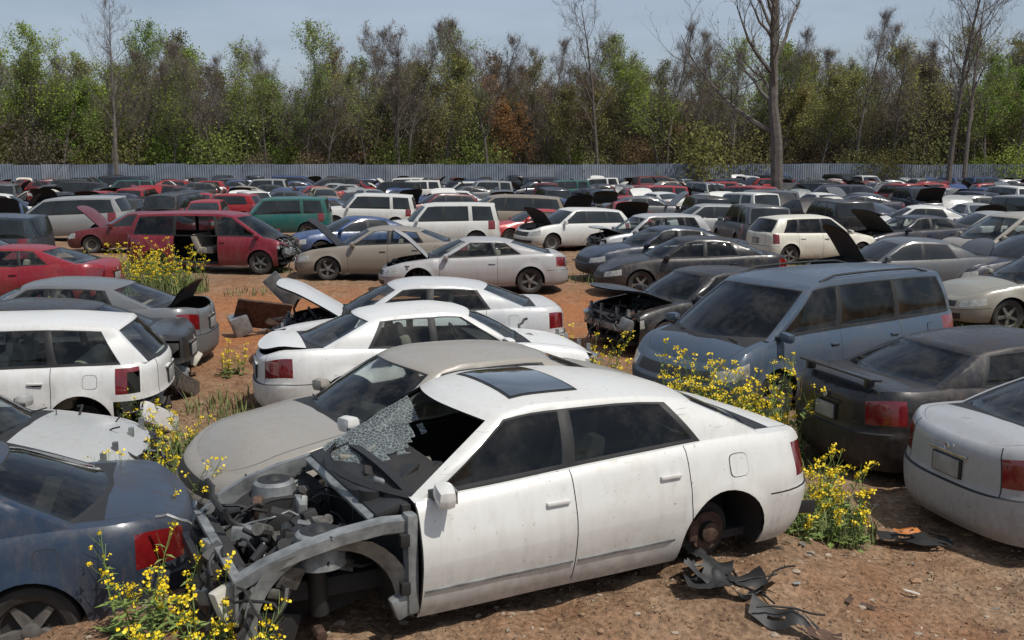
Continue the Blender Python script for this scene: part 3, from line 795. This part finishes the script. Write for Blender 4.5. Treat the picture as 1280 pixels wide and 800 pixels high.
C('beige_minivan',MINIVAN,14.6,28.4,190,(.30,.28,.24),seed=31)
C('silver_sedan',SEDAN90,10.4,19.2,186,(.25,.24,.20),seed=32)
C('dark_sedan',SEDAN,13.2,33.2,195,(.010,.016,.03),seed=33,hood='open')

PR=[]
for i,(P,kw) in enumerate([(SEDAN,{}),(SEDAN90,{}),(SEDAN,dict(hood='open')),(SEDAN90,dict(hood='open',nofascia=True,wheels=(0,0,1,1),hoodmat=METAL)),(COUPE,{}),
      (MINIVAN,{}),(SUV,{}),(SUV,dict(hood='open')),(HATCH,dict(hoodmat=BLACK)),(WAGON,dict(hood='open',hood_ang=60)),(MINIVAN,dict(hood='open',nofascia=True)),(SEDAN,dict(trunk='open')),
      (COUPE,dict(hood='none',wheels=(0,0,0,0),nofascia=True)),(HATCH,dict(hood='open',hood_ang=70,nofascia=True)),(SEDAN,dict(hood='none',nofascia=True,wheels=(1,1,0,0),norear=True)),
      (COUPE,dict(hood='open',hood_ang=44,hoodmat=WPL,norear=True)),(SEDAN90,dict(trunk='open',hood='open',hood_ang=65)),(SUV,dict(hood='open',nofascia=True,norear=True,doormat=METAL)),(SEDAN,dict(hood='closed',hoodmat=BLACK,doormat=BLACK))]):
    me,_,_=carmesh('far_car_%d'%i,P,near=False,seed=40+i,**kw)
    PR.append((me,{id(SEDAN):'sedan',id(SEDAN90):'sedan',id(COUPE):'coupe',id(MINIVAN):'minivan',id(SUV):'suv',id(HATCH):'hatchback',id(WAGON):'wagon'}[id(P)]))
def F(i,x,y,h,col,z=0): return place('parked_'+PR[i][1],PR[i][0],x,y,h,col,z,random.uniform(-2,2),random.uniform(-2,2))
CW=(.58,.58,.55);CS=(.26,.27,.27);CG=(.08,.09,.10);CK=(.006,.007,.009);CR=(.26,.006,.010);CB=(.010,.035,.12);CT=(.20,.17,.13);CGn=(.005,.075,.07);CDR=(.10,.004,.010);CDB=(.006,.014,.036)
for (i,x,y,h,c) in [(6,-15.5,28.5,182,(.02,.035,.05)),(6,-9.6,41,184,(.004,.09,.08)),(6,-2.7,36.6,186,CW),(1,-5.2,33,205,(.012,.045,.14)),(5,-.2,43.3,187,CT),
     (6,-6.6,45.5,184,CW),(4,.9,38.4,200,(.33,.008,.01)),(9,2.2,36.4,206,CW),(6,8.4,35.2,92,CG),(2,-13.2,35.5,185,CDR),(5,-17.8,40.5,180,CS),
     (0,12.6,24.2,188,CDB),(0,17,36,180,CS),(3,-19,33,190,CK),(8,7.6,39.5,185,CS),(7,12.5,39,95,CK),(1,16.5,41,170,CW),(0,-18,24.5,180,CG),(0,19,31,188,CDB),
     (18,-14.6,25.2,184,CDR),(16,9.3,24.0,186,CG)]:
    F(i,x,y,h,c)
pal=[CW]*5+[CS]*5+[CG]*6+[CK]*9+[CR]*6+[CDR]*4+[CB]*4+[CT]*4+[CDB]*7+[CGn]*3
y=33.0; row=0
def free(x,y,h):
    for a,b_,h2 in placed:
        dx,dy=abs(x-a),abs(y-b_)
        if dx>6 or dy>6: continue
        s1=abs(math.sin(rad(h)))>.7; s2=abs(math.sin(rad(h2)))>.7
        ex=(1.0 if s1 else 2.45)+(1.0 if s2 else 2.45); ey=(2.4 if s1 else .95)+(2.4 if s2 else .95)+.15
        if dx<ex and dy<ey: return False
    return not(math.hypot(x-16.4,y-62)<3)
while y<106:
    hwid=.54*y+9; x=-hwid; mode=random.random()
    while x<hwid:
        if mode<.55: h=random.choice([180,0])+random.uniform(-16,16)+6; step=random.uniform(4.9,6.0)
        else: h=random.choice([90,270])+random.uniform(-20,20)+15; step=random.uniform(2.4,3.3)
        yy=y+random.uniform(-.7,.7)
        if free(x,yy,h) and random.random()<.95:
            F(random.choice(list(range(len(PR)))+[2,3,9,13,15,16,17]),x,yy,h,random.choice(pal))
        x+=step
    y+=random.uniform(4.0,5.2); row+=1

# ------------------------------------------------------------------ fence
mb=MB(); x=-95.0
def fy(x): return 109+.02*x+1.2*math.sin(x*.03)
while x<110:
    w=3.0; top=2.75+random.uniform(-.08,.08); ln=random.uniform(-.05,.05); k=24; vs=[];fs=[]
    for i in range(k+1):
        xx=x+w*i/k; o=.035*(1 if i%2 else -1)
        vs+= [(xx,fy(xx)+o,-.1),(xx,fy(xx)+o+ln,top)]
    for i in range(k): fs.append((2*i,2*i+2,2*i+3,2*i+1))
    mb.add(vs,fs,0 if random.random()<.75 else 1); mb.box((x,fy(x)+.08,1.4),(.1,.08,2.9),2); x+=w+.02
mf=simple('galvanised_sheet',(.16,.195,.24),.55,.2,0,.25,.8); mf2=simple('galvanised_sheet_pale',(.21,.245,.28),.55,.2,0,.25,.8)
obj('metal_fence',mb.mesh('metal_fence',[mf,mf2,M_METAL],smooth=False))

# ------------------------------------------------------------------ trees
def mat_leaf(name):
    m,nt,b=newmat(name); oi=nt.nodes.new('ShaderNodeObjectInfo'); ge=nt.nodes.new('ShaderNodeNewGeometry')
    rr_=ramp(nt,ge.outputs['Random Per Island'],[(0,.55),(1,1.45)])
    c=mixc(nt,1,oi.outputs['Color'],rr_.outputs[0],'MULTIPLY')
    out=nt.nodes['Material Output']; df=nt.nodes.new('ShaderNodeBsdfDiffuse'); tl=nt.nodes.new('ShaderNodeBsdfTranslucent')
    L(nt,c,df.inputs[0]); L(nt,c,tl.inputs[0]); mx=nt.nodes.new('ShaderNodeMixShader'); mx.inputs[0].default_value=.4
    L(nt,df.outputs[0],mx.inputs[1]); L(nt,tl.outputs[0],mx.inputs[2]); L(nt,mx.outputs[0],out.inputs[0]); return m
M_LEAF=mat_leaf('leaves'); M_BARK=simple('bark',(.105,.09,.078),.9,0,0,.35,3)
M_TWIG=simple('twigs',(.15,.12,.10),.95,0,0,.35,2)
def add_quads(mb,pts,size,mat,rnd,aspect=.7):
    n=len(pts)
    a=rnd.normal(size=(n,3)); a/=np.linalg.norm(a,axis=1)[:,None]
    b_=rnd.normal(size=(n,3)); b_-=a*(a*b_).sum(1)[:,None]; b_/=np.linalg.norm(b_,axis=1)[:,None]
    s=size*rnd.uniform(.5,1.3,size=(n,1))
    q=np.stack([pts-a*s,pts+b_*s*aspect,pts+a*s,pts-b_*s*aspect],1).reshape(-1,3)
    o=len(mb.v); mb.v.extend(map(tuple,q.tolist()))
    for i in range(n): mb.f.append((o+4*i,o+4*i+1,o+4*i+2,o+4*i+3)); mb.m.append(mat)
def add_twigs(mb,pts,ln,wd,mat,rnd,up=1.0,tilt=.55):
    n=len(pts); a=rnd.normal(scale=tilt,size=(n,3)); a[:,2]+=up; a/=np.linalg.norm(a,axis=1)[:,None]
    b_=rnd.normal(size=(n,3)); b_-=a*(a*b_).sum(1)[:,None]; b_/=np.linalg.norm(b_,axis=1)[:,None]
    s=ln*rnd.uniform(.4,1.3,size=(n,1))
    q=np.stack([pts-b_*wd,pts+b_*wd,pts+a*s],1).reshape(-1,3)
    o=len(mb.v); mb.v.extend(map(tuple,q.tolist()))
    for i in range(n): mb.f.append((o+3*i,o+3*i+1,o+3*i+2)); mb.m.append(mat)
def tree(seed,H,r0,nleaf,lsize,first=.3,nb=15,spread=.6,big=False,sub=(5,5),ntwig=1600):
    rnd=random.Random(seed); nr=np.random.RandomState(seed); mb=MB(); tips=[]
    def limb(p,d,ln,r,lev,ns):
        k={0:9,1:6,2:4,3:3}[lev]; pts=[p]; rs=[r]
        for i in range(k):
            j={0:.05,1:.16,2:.25,3:.35}[lev]
            d=(d+Vector((rnd.gauss(0,j),rnd.gauss(0,j),rnd.gauss(0,j)+(.0 if lev==0 else .12)))).normalized()
            pts.append(pts[-1]+d*ln/k); rs.append(max(r*(1-(i+1)/k)**(.75)*1.0,r*.12))
        mb.tube(pts,rs,ns,0); return pts,rs,d
    tp,tr,_=limb(Vector((0,0,-.2)),Vector((rnd.gauss(0,.03),rnd.gauss(0,.03),1)),H,r0,0,8 if big else 6)
    def at(pts,rs,t):
        f=t*(len(pts)-1); i=min(int(f),len(pts)-2); u=f-i; return pts[i].lerp(pts[i+1],u),rs[i]*(1-u)+rs[i+1]*u,(pts[i+1]-pts[i]).normalized()
    for i in range(nb):
        t=first+(1-first)*((i+.5)/nb)**.9; p,r,d=at(tp,tr,min(t,.98)); az=rnd.uniform(0,6.28)
        ln=H*(.34*(1-t)**.6+.07)*rnd.uniform(.7,1.25)*spread/.6
        dr=(Vector((math.cos(az),math.sin(az),0))*spread*1.3+d*rnd.uniform(.5,1.1)).normalized()
        p1,r1,_=limb(p,dr,ln,max(r*.5,.02),1,5 if big else 4)
        for j in range(sub[0]):
            t2=.25+.75*(j+rnd.random())/sub[0]; q,rq,dq=at(p1,r1,min(t2,.97))
            w=(dq+Vector((rnd.gauss(0,.6),rnd.gauss(0,.6),rnd.gauss(.15,.4)))).normalized()
            p2,r2,_=limb(q,w,ln*.42*rnd.uniform(.6,1.2),max(rq*.55,.012),2,3)
            for l in range(sub[1]):
                t3=.2+.8*(l+rnd.random())/sub[1]; q3,rq3,d3=at(p2,r2,min(t3,.98))
                w=(d3+Vector((rnd.gauss(0,.6),rnd.gauss(0,.6),rnd.gauss(.1,.5)))).normalized()
                p3,r3,_=limb(q3,w,ln*.2*rnd.uniform(.6,1.3)+.15,.011,3,3)
                tips+= [tuple(p3[1]),tuple(p3[2]),tuple(p3[3])]
    tp_=np.array(tips)
    if ntwig:
        idx=nr.randint(0,len(tp_),ntwig); add_twigs(mb,tp_[idx]+nr.normal(scale=.06,size=(ntwig,3)),.6,.011,2,nr)
    if nleaf:
        idx=nr.randint(0,len(tp_),nleaf); pts=tp_[idx]+nr.normal(scale=.32,size=(nleaf,3))
        add_quads(mb,pts,lsize,1,nr)
    return mb.mesh('tree_mesh_%d'%seed,[M_BARK,M_LEAF,M_TWIG],smooth=False)
TB=[tree(101,17,.19,0,0,.30,18,.5,sub=(6,6),ntwig=3500),tree(102,16,.16,900,.08,.28,18,.55,sub=(6,6),ntwig=3000),tree(103,16.5,.18,3600,.105,.26,17,.6),tree(104,14,.16,3400,.115,.2,16,.65),
    tree(105,15.5,.17,5000,.12,.2,17,.6),tree(106,12.5,.15,5400,.125,.12,16,.75),tree(107,15,.16,2200,.095,.3,16,.5,ntwig=2600)]
def shrub(seed,n):
    nr=np.random.RandomState(seed); mb=MB(); rnd=random.Random(seed)
    for i in range(16):
        a=rnd.uniform(0,6.28); p=[Vector((rnd.gauss(0,.5),rnd.gauss(0,.5),0))]; d=Vector((math.cos(a)*.4,math.sin(a)*.4,1)).normalized()
        for k in range(5): d=(d+Vector((rnd.gauss(0,.2),rnd.gauss(0,.2),.05))).normalized(); p.append(p[-1]+d*.7)
        mb.tube(p,[.04,.035,.03,.02,.015,.008],3,0)
    c=nr.normal(scale=(1.5,1.2,1.2),size=(26,3))+np.array([0,0,2.3]); idx=nr.randint(0,26,n)
    pts=c[idx]+nr.normal(scale=.55,size=(n,3)); pts[:,2]=np.abs(pts[:,2])
    add_quads(mb,pts,.12,1,nr); return mb.mesh('shrub_mesh_%d'%seed,[M_BARK,M_LEAF],smooth=False)
SH=[shrub(201,2400),shrub(202,1500)]
def thicket(seed):
    nr=np.random.RandomState(seed); mb=MB(); rnd=random.Random(seed)
    for i in range(14):
        p=[Vector((rnd.uniform(-4,4),rnd.uniform(-2,2),-.2))]; d=Vector((rnd.gauss(0,.05),0,1)); h=rnd.uniform(6,12)
        for k in range(6): d=(d+Vector((rnd.gauss(0,.06),rnd.gauss(0,.06),0))).normalized(); p.append(p[-1]+d*h/6)
        r=rnd.uniform(.04,.10); mb.tube(p,[r*(1-.14*k) for k in range(7)],4,0)
    n=5200; z=nr.beta(1.3,1.7,n)*11; pts=np.stack([nr.uniform(-4.5,4.5,n),nr.uniform(-2.2,2.2,n),z],1)
    add_twigs(mb,pts,1.1,.016,2,nr,tilt=.4)
    n=2600; z=nr.beta(1.1,1.6,n)*11; pts=np.stack([nr.uniform(-4.5,4.5,n),nr.uniform(-2.2,2.2,n),z],1)
    pts+=.6*np.sin(pts[:,[1,2,0]]*1.7); add_quads(mb,pts,.10,1,nr)
    return mb.mesh('thicket_mesh_%d'%seed,[M_BARK,M_LEAF,M_TWIG],smooth=False)
TK=[thicket(401),thicket(402)]
forest=bpy.data.objects.new('distant_forest',None); COL.objects.link(forest)
BR=[(.20,.16,.11),(.22,.165,.10),(.20,.17,.12),(.23,.16,.09)]
GR=[(.25,.33,.065),(.19,.28,.06),(.29,.36,.085),(.24,.29,.085)]
OL=[(.24,.24,.085),(.21,.21,.09),(.26,.24,.095)]
rt=random.Random(9); cnt=0
for ri,(yy,sp_) in enumerate([(115,3.4),(121,3.2),(128,3.4),(137,3.6),(150,3.8)]):
    x=-.6*yy-10
    while x<.6*yy+12:
        u=x/yy
        pg=.80 if u<-.22 else (.34 if u<.1 else .55); pb=.08 if u<-.22 else (.36 if u<.1 else .12)
        q=rt.random()
        k=rt.random()
        if k<.22: me=TB[0]; c=BR[0]; s=rt.uniform(.85,1.15)
        elif k<.34: me=TB[1]; c=rt.choice(BR+OL); s=rt.uniform(.85,1.1)
        else:
            me=rt.choice(TB[2:]); s=rt.uniform(.75,1.1)
            c=rt.choice(GR) if q<pg else (rt.choice(BR) if q<pg+pb else rt.choice(OL))
            if -.05<u<.08 and rt.random()<.65: c=(.30,.165,.07)
        cnt+=1; v=rt.uniform(.8,1.2)
        obj('tree_%d'%cnt,me,(x+rt.uniform(-1.4,1.4),yy+rt.uniform(-2.5,2.5),0),(0,0,rt.uniform(0,6.28)),(s*rt.uniform(.9,1.1),s,s*rt.uniform(.85,1.08)),tuple(t*v for t in c),forest)
        x+=sp_*rt.uniform(.6,1.4)
    x=-.6*yy-10
    while x<.6*yy+12:
        cnt+=1; g_=rt.choice(GR+OL) if rt.random()<.8 else rt.choice(BR); v=rt.uniform(.55,.95)
        obj('shrub_%d'%cnt,rt.choice(SH),(x,yy+rt.uniform(-3,3)-1.5,-.2),(0,0,rt.uniform(0,6.28)),rt.uniform(.6,1.6),tuple(t*v for t in g_),forest)
        x+=rt.uniform(3,6.5)
for yy in (124,133,143,157,168):
    x=-.6*yy-10
    while x<.6*yy+12:
        cnt+=1; g_=rt.choice(BR+OL+GR); v=rt.uniform(.6,.9)
        obj('thicket_%d'%cnt,rt.choice(TK),(x,yy+rt.uniform(-2,2),0),(0,0,rt.choice([0,math.pi])+rt.uniform(-.3,.3)),(1.1,1,rt.uniform(.9,1.15)),tuple(t*v for t in g_),forest)
        x+=rt.uniform(5.5,8)
big=tree(301,20,.42,250,.07,.22,20,.62,True,(7,7),ntwig=2500)
obj('bare_tree',big,(16.4,62,0),(0,0,1.0),1.0,(.20,.20,.07))
b2=tree(302,19,.24,0,0,.3,17,.55,True,(6,6))
obj('bare_tree',b2,(41.5,96,0),(0,0,.4),1.15); obj('bare_tree',b2,(46.5,104,0),(0,0,2.4),1.1)
obj('bare_tree',b2,(-41.5,106,0),(0,0,3.4),1.0); obj('bare_tree',b2,(9.5,112,0),(0,0,5.4),1.05)

# ------------------------------------------------------------------ plants
M_STEM=simple('green_stem',(.14,.20,.045),.7,0,0,.4,20); M_FLOW=simple('yellow_petals',(.80,.60,.015),.6,0,0,.2,30); M_GRASS=simple('grass_blades',(.13,.16,.05),.7,0,0,.5,4)
def weed(seed,H,n,rad_,dens=.7):
    rnd=random.Random(seed); nr=np.random.RandomState(seed); mb=MB()
    fl=[]
    for i in range(n):
        a=rnd.uniform(0,6.28); r=rad_*math.sqrt(rnd.random()); p=Vector((r*math.cos(a),r*math.sin(a),-.03)); h=H*rnd.uniform(.45,1.15)
        d=Vector((math.cos(a)*.25,math.sin(a)*.25,1)).normalized(); pts=[p]
        for k in range(7): d=(d+Vector((rnd.gauss(0,.09),rnd.gauss(0,.09),.04))).normalized(); pts.append(pts[-1]+d*h/7)
        mb.tube(pts,[.006,.006,.005,.005,.004,.003,.003,.002],4,0)
        ends=[pts[-1]]
        for k in range(4,7):
            for _ in range(2):
                b0=pts[k]; dd=(d+Vector((rnd.gauss(0,.5),rnd.gauss(0,.5),.2))).normalized(); e=b0+dd*h*rnd.uniform(.10,.22)
                mb.tube([b0,b0.lerp(e,.5)+Vector((0,0,-.01)),e],[.003,.0025,.0015],3,0)
                if rnd.random()<dens: ends.append(e)
        fl+=ends
        for k in range(22):
            t=rnd.uniform(0,5.5); i0=int(t); b0=pts[i0].lerp(pts[i0+1],t-i0); az=rnd.uniform(0,6.28); ln=rnd.uniform(.05,.17)*(1.3-t/7)
            o=Vector((math.cos(az),math.sin(az),rnd.uniform(-.1,.6)))*ln; sdv=Vector((-math.sin(az),math.cos(az),0))*ln*.17
            mb.add([b0,b0+o*.5+sdv,b0+o+Vector((0,0,-.02)),b0+o*.5-sdv],[(0,1,2,3)],0)
    for e in fl:
        m_=rnd.randint(7,14); pts=np.array(e)+nr.normal(scale=(.017,.017,.012),size=(m_,3)); add_quads(mb,pts,.0115,1,nr,1.0)
    return mb.mesh('weed_%d'%seed,[M_STEM,M_FLOW],smooth=False)
WD=[weed(1,.75,10,.22),weed(2,.95,13,.32),weed(3,.6,9,.24),weed(4,1.05,17,.42)]
def W_(i,x,y,s=1):
    obj('yellow_wildflowers',WD[i],(x,y,gz(x,y)),(0,0,random.uniform(0,6.28)),s)
for i,x,y,s in [(0,-1.66,4.95,.85),(2,-1.90,5.35,1.0),(2,-1.40,4.6,.75),(0,-1.50,4.85,.8),(0,-1.75,4.7,.7),(0,-2.3,5.9,.9),(1,-2.85,7.7,.85),(2,-3.0,7.2,1.0),(0,-3.25,8.0,.95),(2,-3.1,8.6,.9),(2,-2.65,6.9,.9),
    (2,-3.5,9.6,.9),(0,-3.6,10.6,.8),(1,-3.3,8.3,.8),(1,1.5,10.6,.95),(3,2.1,10.7,1.0),(3,2.6,10.5,.95),(1,3.0,10.9,1.0),(1,1.9,11.1,1.05),(3,2.35,10.95,1.0),(0,2.35,8.1,.9),(2,2.6,7.9,1.0),(0,2.75,8.5,.85),(2,2.5,8.35,1.0),
    (0,.9,13.2,1.0),(1,1.1,13.6,.9),(3,-9.1,24.0,1.15),(3,-8.5,24.3,1.2),(3,-8.0,24.1,1.05),(3,-9.6,24.4,1.05),(3,-8.8,23.7,1.0),(1,-8.2,23.6,.9),(2,-4.2,14.6,.8),(1,-9.0,18.5,.7),(2,2.3,7.6,.7),
    (1,5.2,15.0,.7),(0,-4.3,11.4,.9),(2,-4.0,10.2,.9)]: W_(i,x,y,s)
def grass(pts,rng):
    mb=MB()
    for (cx,cy,r,n,h) in pts:
        for i in range(n):
            a=rng.uniform(0,6.28); q=r*math.sqrt(rng.random()); x=cx+q*math.cos(a); y=cy+q*math.sin(a); z=gz(x,y)-.01
            hh=h*rng.uniform(.4,1.2); az=rng.uniform(0,6.28); dx,dy=math.cos(az),math.sin(az); w=.003+.002*rng.random()+cy*.0003; l=hh*rng.uniform(.2,.8)
            mb.add([(x-dy*w,y+dx*w,z),(x+dy*w,y-dx*w,z),(x+dx*l*.4+dy*w*.7,y+dy*l*.4-dx*w*.7,z+hh*.65),(x+dx*l*.4-dy*w*.7,y+dy*l*.4+dx*w*.7,z+hh*.65),(x+dx*l,y+dy*l,z+hh)],[(0,1,2,3),(3,2,4)],0)
    return mb.mesh('grass',[M_GRASS],smooth=False)
rg=random.Random(3)
gp=[(-1.8,5.0,.5,450,.2),(-3.1,7.8,.9,1300,.28),(-3.5,10,.9,900,.3),(2.5,8.2,.6,900,.28),(2.3,10.7,.9,900,.35),(-.9,4.9,.4,200,.13),(1.0,13.4,.7,400,.3),(-8.8,24,1.4,900,.5),(-3.4,12.6,.8,300,.25),(-.75,5.05,.25,120,.14)]
for i in range(60):
    x,y=rg.uniform(-12,11),rg.uniform(8,34)
    if -7.5<x<3.2 and 14<y<24: continue
    gp.append((x,y,rg.uniform(.3,1.1),rg.randint(60,200),rg.uniform(.10,.26)))
obj('grass',grass(gp,rg))

# ------------------------------------------------------------------ gravel + debris
M_ROCK=simple('stones',(.30,.24,.18),.95,0,0,.4,8); M_CLOD=simple('dirt_clods',(.22,.135,.08),1,0,0,.35,9)
mb=MB(); rg=random.Random(12)
ico=bmesh.new(); bmesh.ops.create_icosphere(ico,subdivisions=1,radius=1); iv=[v.co.copy() for v in ico.verts]; ifc=[[v.index for v in f.verts] for f in ico.faces]; ico.free()
for i in range(7500):
    y=3.8+ (rg.random()**1.6)*13; x=rg.uniform(-.55,.55)*y*1.05
    s=abs(rg.gauss(0,.011))+.005
    if rg.random()<.045: s*=2.8
    z=gz(x,y); sx_,sy_,sz_=s*rg.uniform(.7,1.4),s*rg.uniform(.7,1.4),s*rg.uniform(.4,.8)
    mb.add([(x+v.x*sx_*rg.uniform(.75,1.25),y+v.y*sy_*rg.uniform(.75,1.25),z+v.z*sz_) for v in iv],ifc,0 if rg.random()<.3 else 1)
obj('gravel',mb.mesh('gravel',[M_ROCK,M_CLOD],smooth=False))
def crumple(mb,cx,cy,w,h,rot,mat,seed,amp=.06,z0=.05,n=9,hf=.6):
    vs=[];fs=[];c,s_=math.cos(rad(rot)),math.sin(rad(rot))
    for i in range(n):
        for j in range(n):
            a=(i/(n-1)-.5)*w; b_=(j/(n-1)-.5)*h*(1-.4*abs(i/(n-1)-.5))
            x=cx+a*c-b_*s_; y=cy+a*s_+b_*c
            vs.append((x,y,gz(x,y,False)+z0+amp*noise.noise((a*5+seed,b_*5,seed))+amp*hf*noise.noise((a*14,b_*14,seed))))
    for i in range(n-1):
        for j in range(n-1):
            if noise.noise((i*4.0/n+seed,j*4.0/n,2.2))>-.35: q=i*n+j; fs.append((q,q+n,q+n+1,q+1))
    mb.add(vs,fs,mat)
mb=MB()
crumple(mb,1.45,6.45,.62,.34,10,0,1.3,.16,.10,18,.15); crumple(mb,1.80,6.12,.5,.16,-25,0,4.3,.10,.06,14,.15); crumple(mb,1.35,6.5,.35,.3,60,0,7.7,.14,.18,16,.15); crumple(mb,2.0,6.0,.22,.10,-10,2,2.7,.05,.06)
rr=random.Random(8)
for i in range(5):
    p=Vector((1.3+rr.random()*.5,6.0+rr.random()*.5,.1+gz(1.6,6.2))); pts=[p]; d=Vector((1,0,.1))
    for k in range(9): d=(d+Vector((rr.gauss(0,.3),rr.gauss(0,.3),rr.gauss(-.03,.12)))).normalized(); q=pts[-1]+d*.05; q.z=max(q.z,gz(q.x,q.y)+.01); pts.append(q)
    mb.tube(pts,.007,6,0)
obj('torn_fender_liner',mb.mesh('torn_fender_liner',[M_BLACK,M_METAL,M_RUST],ang=1.2))
mb=MB(); crumple(mb,3.35,7.95,.6,.28,-8,0,9.1,.04,.06,14,.2); crumple(mb,3.3,7.97,.20,.14,5,1,3.1,.04,.12,10,.2); crumple(mb,3.58,8.05,.14,.1,30,0,5.1,.03,.10)
obj('broken_bumper_piece',mb.mesh('broken_bumper_piece',[M_BLACK,M_AMBER],ang=1.2))
mb=MB()
M_TR=simple('pale_trash',(.45,.42,.38),.7)
for i in range(60):
    y=rr.uniform(4.9,8.2); x=rr.uniform(1.6,3.6) if i<38 else rr.uniform(-1,2.5)
    crumple(mb,x,y,rr.uniform(.03,.12),rr.uniform(.02,.06),rr.uniform(0,180),rr.choice([0,1,2,3,3]),rr.uniform(0,50),.02,.015,4)
obj('scattered_debris',mb.mesh('scattered_debris',[M_TR,M_BLACK,M_METAL,M_RUST],smooth=False))
mb=MB(); nr=np.random.RandomState(4)
n=4200; yv=4+nr.rand(n)**1.5*10; xv=nr.uniform(-.55,.55,n)*yv
pts=np.array([(a,b_,gz(a,b_)+.008) for a,b_ in zip(xv,yv)])
add_quads(mb,pts,.014,0,nr,.5)
obj('leaf_litter',mb.mesh('leaf_litter',[simple('dry_leaves',(.17,.105,.055),.9,0,0,.6,9)],smooth=False))
mb=MB()
mb.box((0,0,.35),(.9,.05,.6),0,rot=(35,10,0),bev=.02); mb.box((.3,.2,.25),(.5,.3,.35),1,rot=(10,30,20),bev=.05); mb.box((-.35,.1,.2),(.3,.3,.35),2,rot=(10,-20,0),bev=.03)
mb.box((.35,.0,.75),(.65,.04,.3),2,rot=(20,48,0),bev=.015)
me=mb.mesh('car_seat_and_panels',[M_RUST,M_SEAT,M_METAL]); obj('scrap_parts_pile',me,(-4.6,18.2,0),(0,0,.4),1.1)

# ------------------------------------------------------------------ light, sky, camera
sd=Vector((.40,-.30,.87)).normalized()
el=math.asin(sd.z); az=math.atan2(sd.x,sd.y)
w=bpy.data.worlds.new('World'); scene.world=w; w.use_nodes=True; nt=w.node_tree
bg=nt.nodes['Background']; sk=nt.nodes.new('ShaderNodeTexSky'); sk.sky_type='NISHITA'; sk.sun_disc=False
sk.sun_elevation=el; sk.sun_rotation=az; sk.air_density=1.0; sk.dust_density=2.0; sk.ozone_density=1.2
tc=nt.nodes.new('ShaderNodeTexCoord')
mp=nt.nodes.new('ShaderNodeMapping'); mp.inputs['Scale'].default_value=(1,1,5); L(nt,tc.outputs['Generated'],mp.inputs[0])
cn=noise_n(nt,mp.outputs[0],2.2,5,.6); cr_=ramp(nt,cn.outputs[0],[(.35,.25),(.7,.6)])
L(nt,mixc(nt,cr_.outputs[0],sk.outputs[0],(6.6,7.6,9.2)),bg.inputs[0]); bg.inputs[1].default_value=.085
ld=bpy.data.lights.new('sun','SUN'); ld.energy=3.9; ld.angle=rad(.53); ld.color=(1,.95,.87)
lo=bpy.data.objects.new('sun',ld); COL.objects.link(lo); lo.rotation_euler=sd.to_track_quat('Z','Y').to_euler()
cd=bpy.data.cameras.new('camera'); cd.lens=1250/1280*36; cd.sensor_width=36; cd.clip_end=2000
co=bpy.data.objects.new('camera',cd); COL.objects.link(co); co.location=(0,0,3.2); co.rotation_euler=(rad(90-9.09),0,0)
scene.camera=co
scene.view_settings.view_transform='Standard'; scene.view_settings.look='None'; scene.view_settings.exposure=0
print('objects',len(bpy.data.objects))
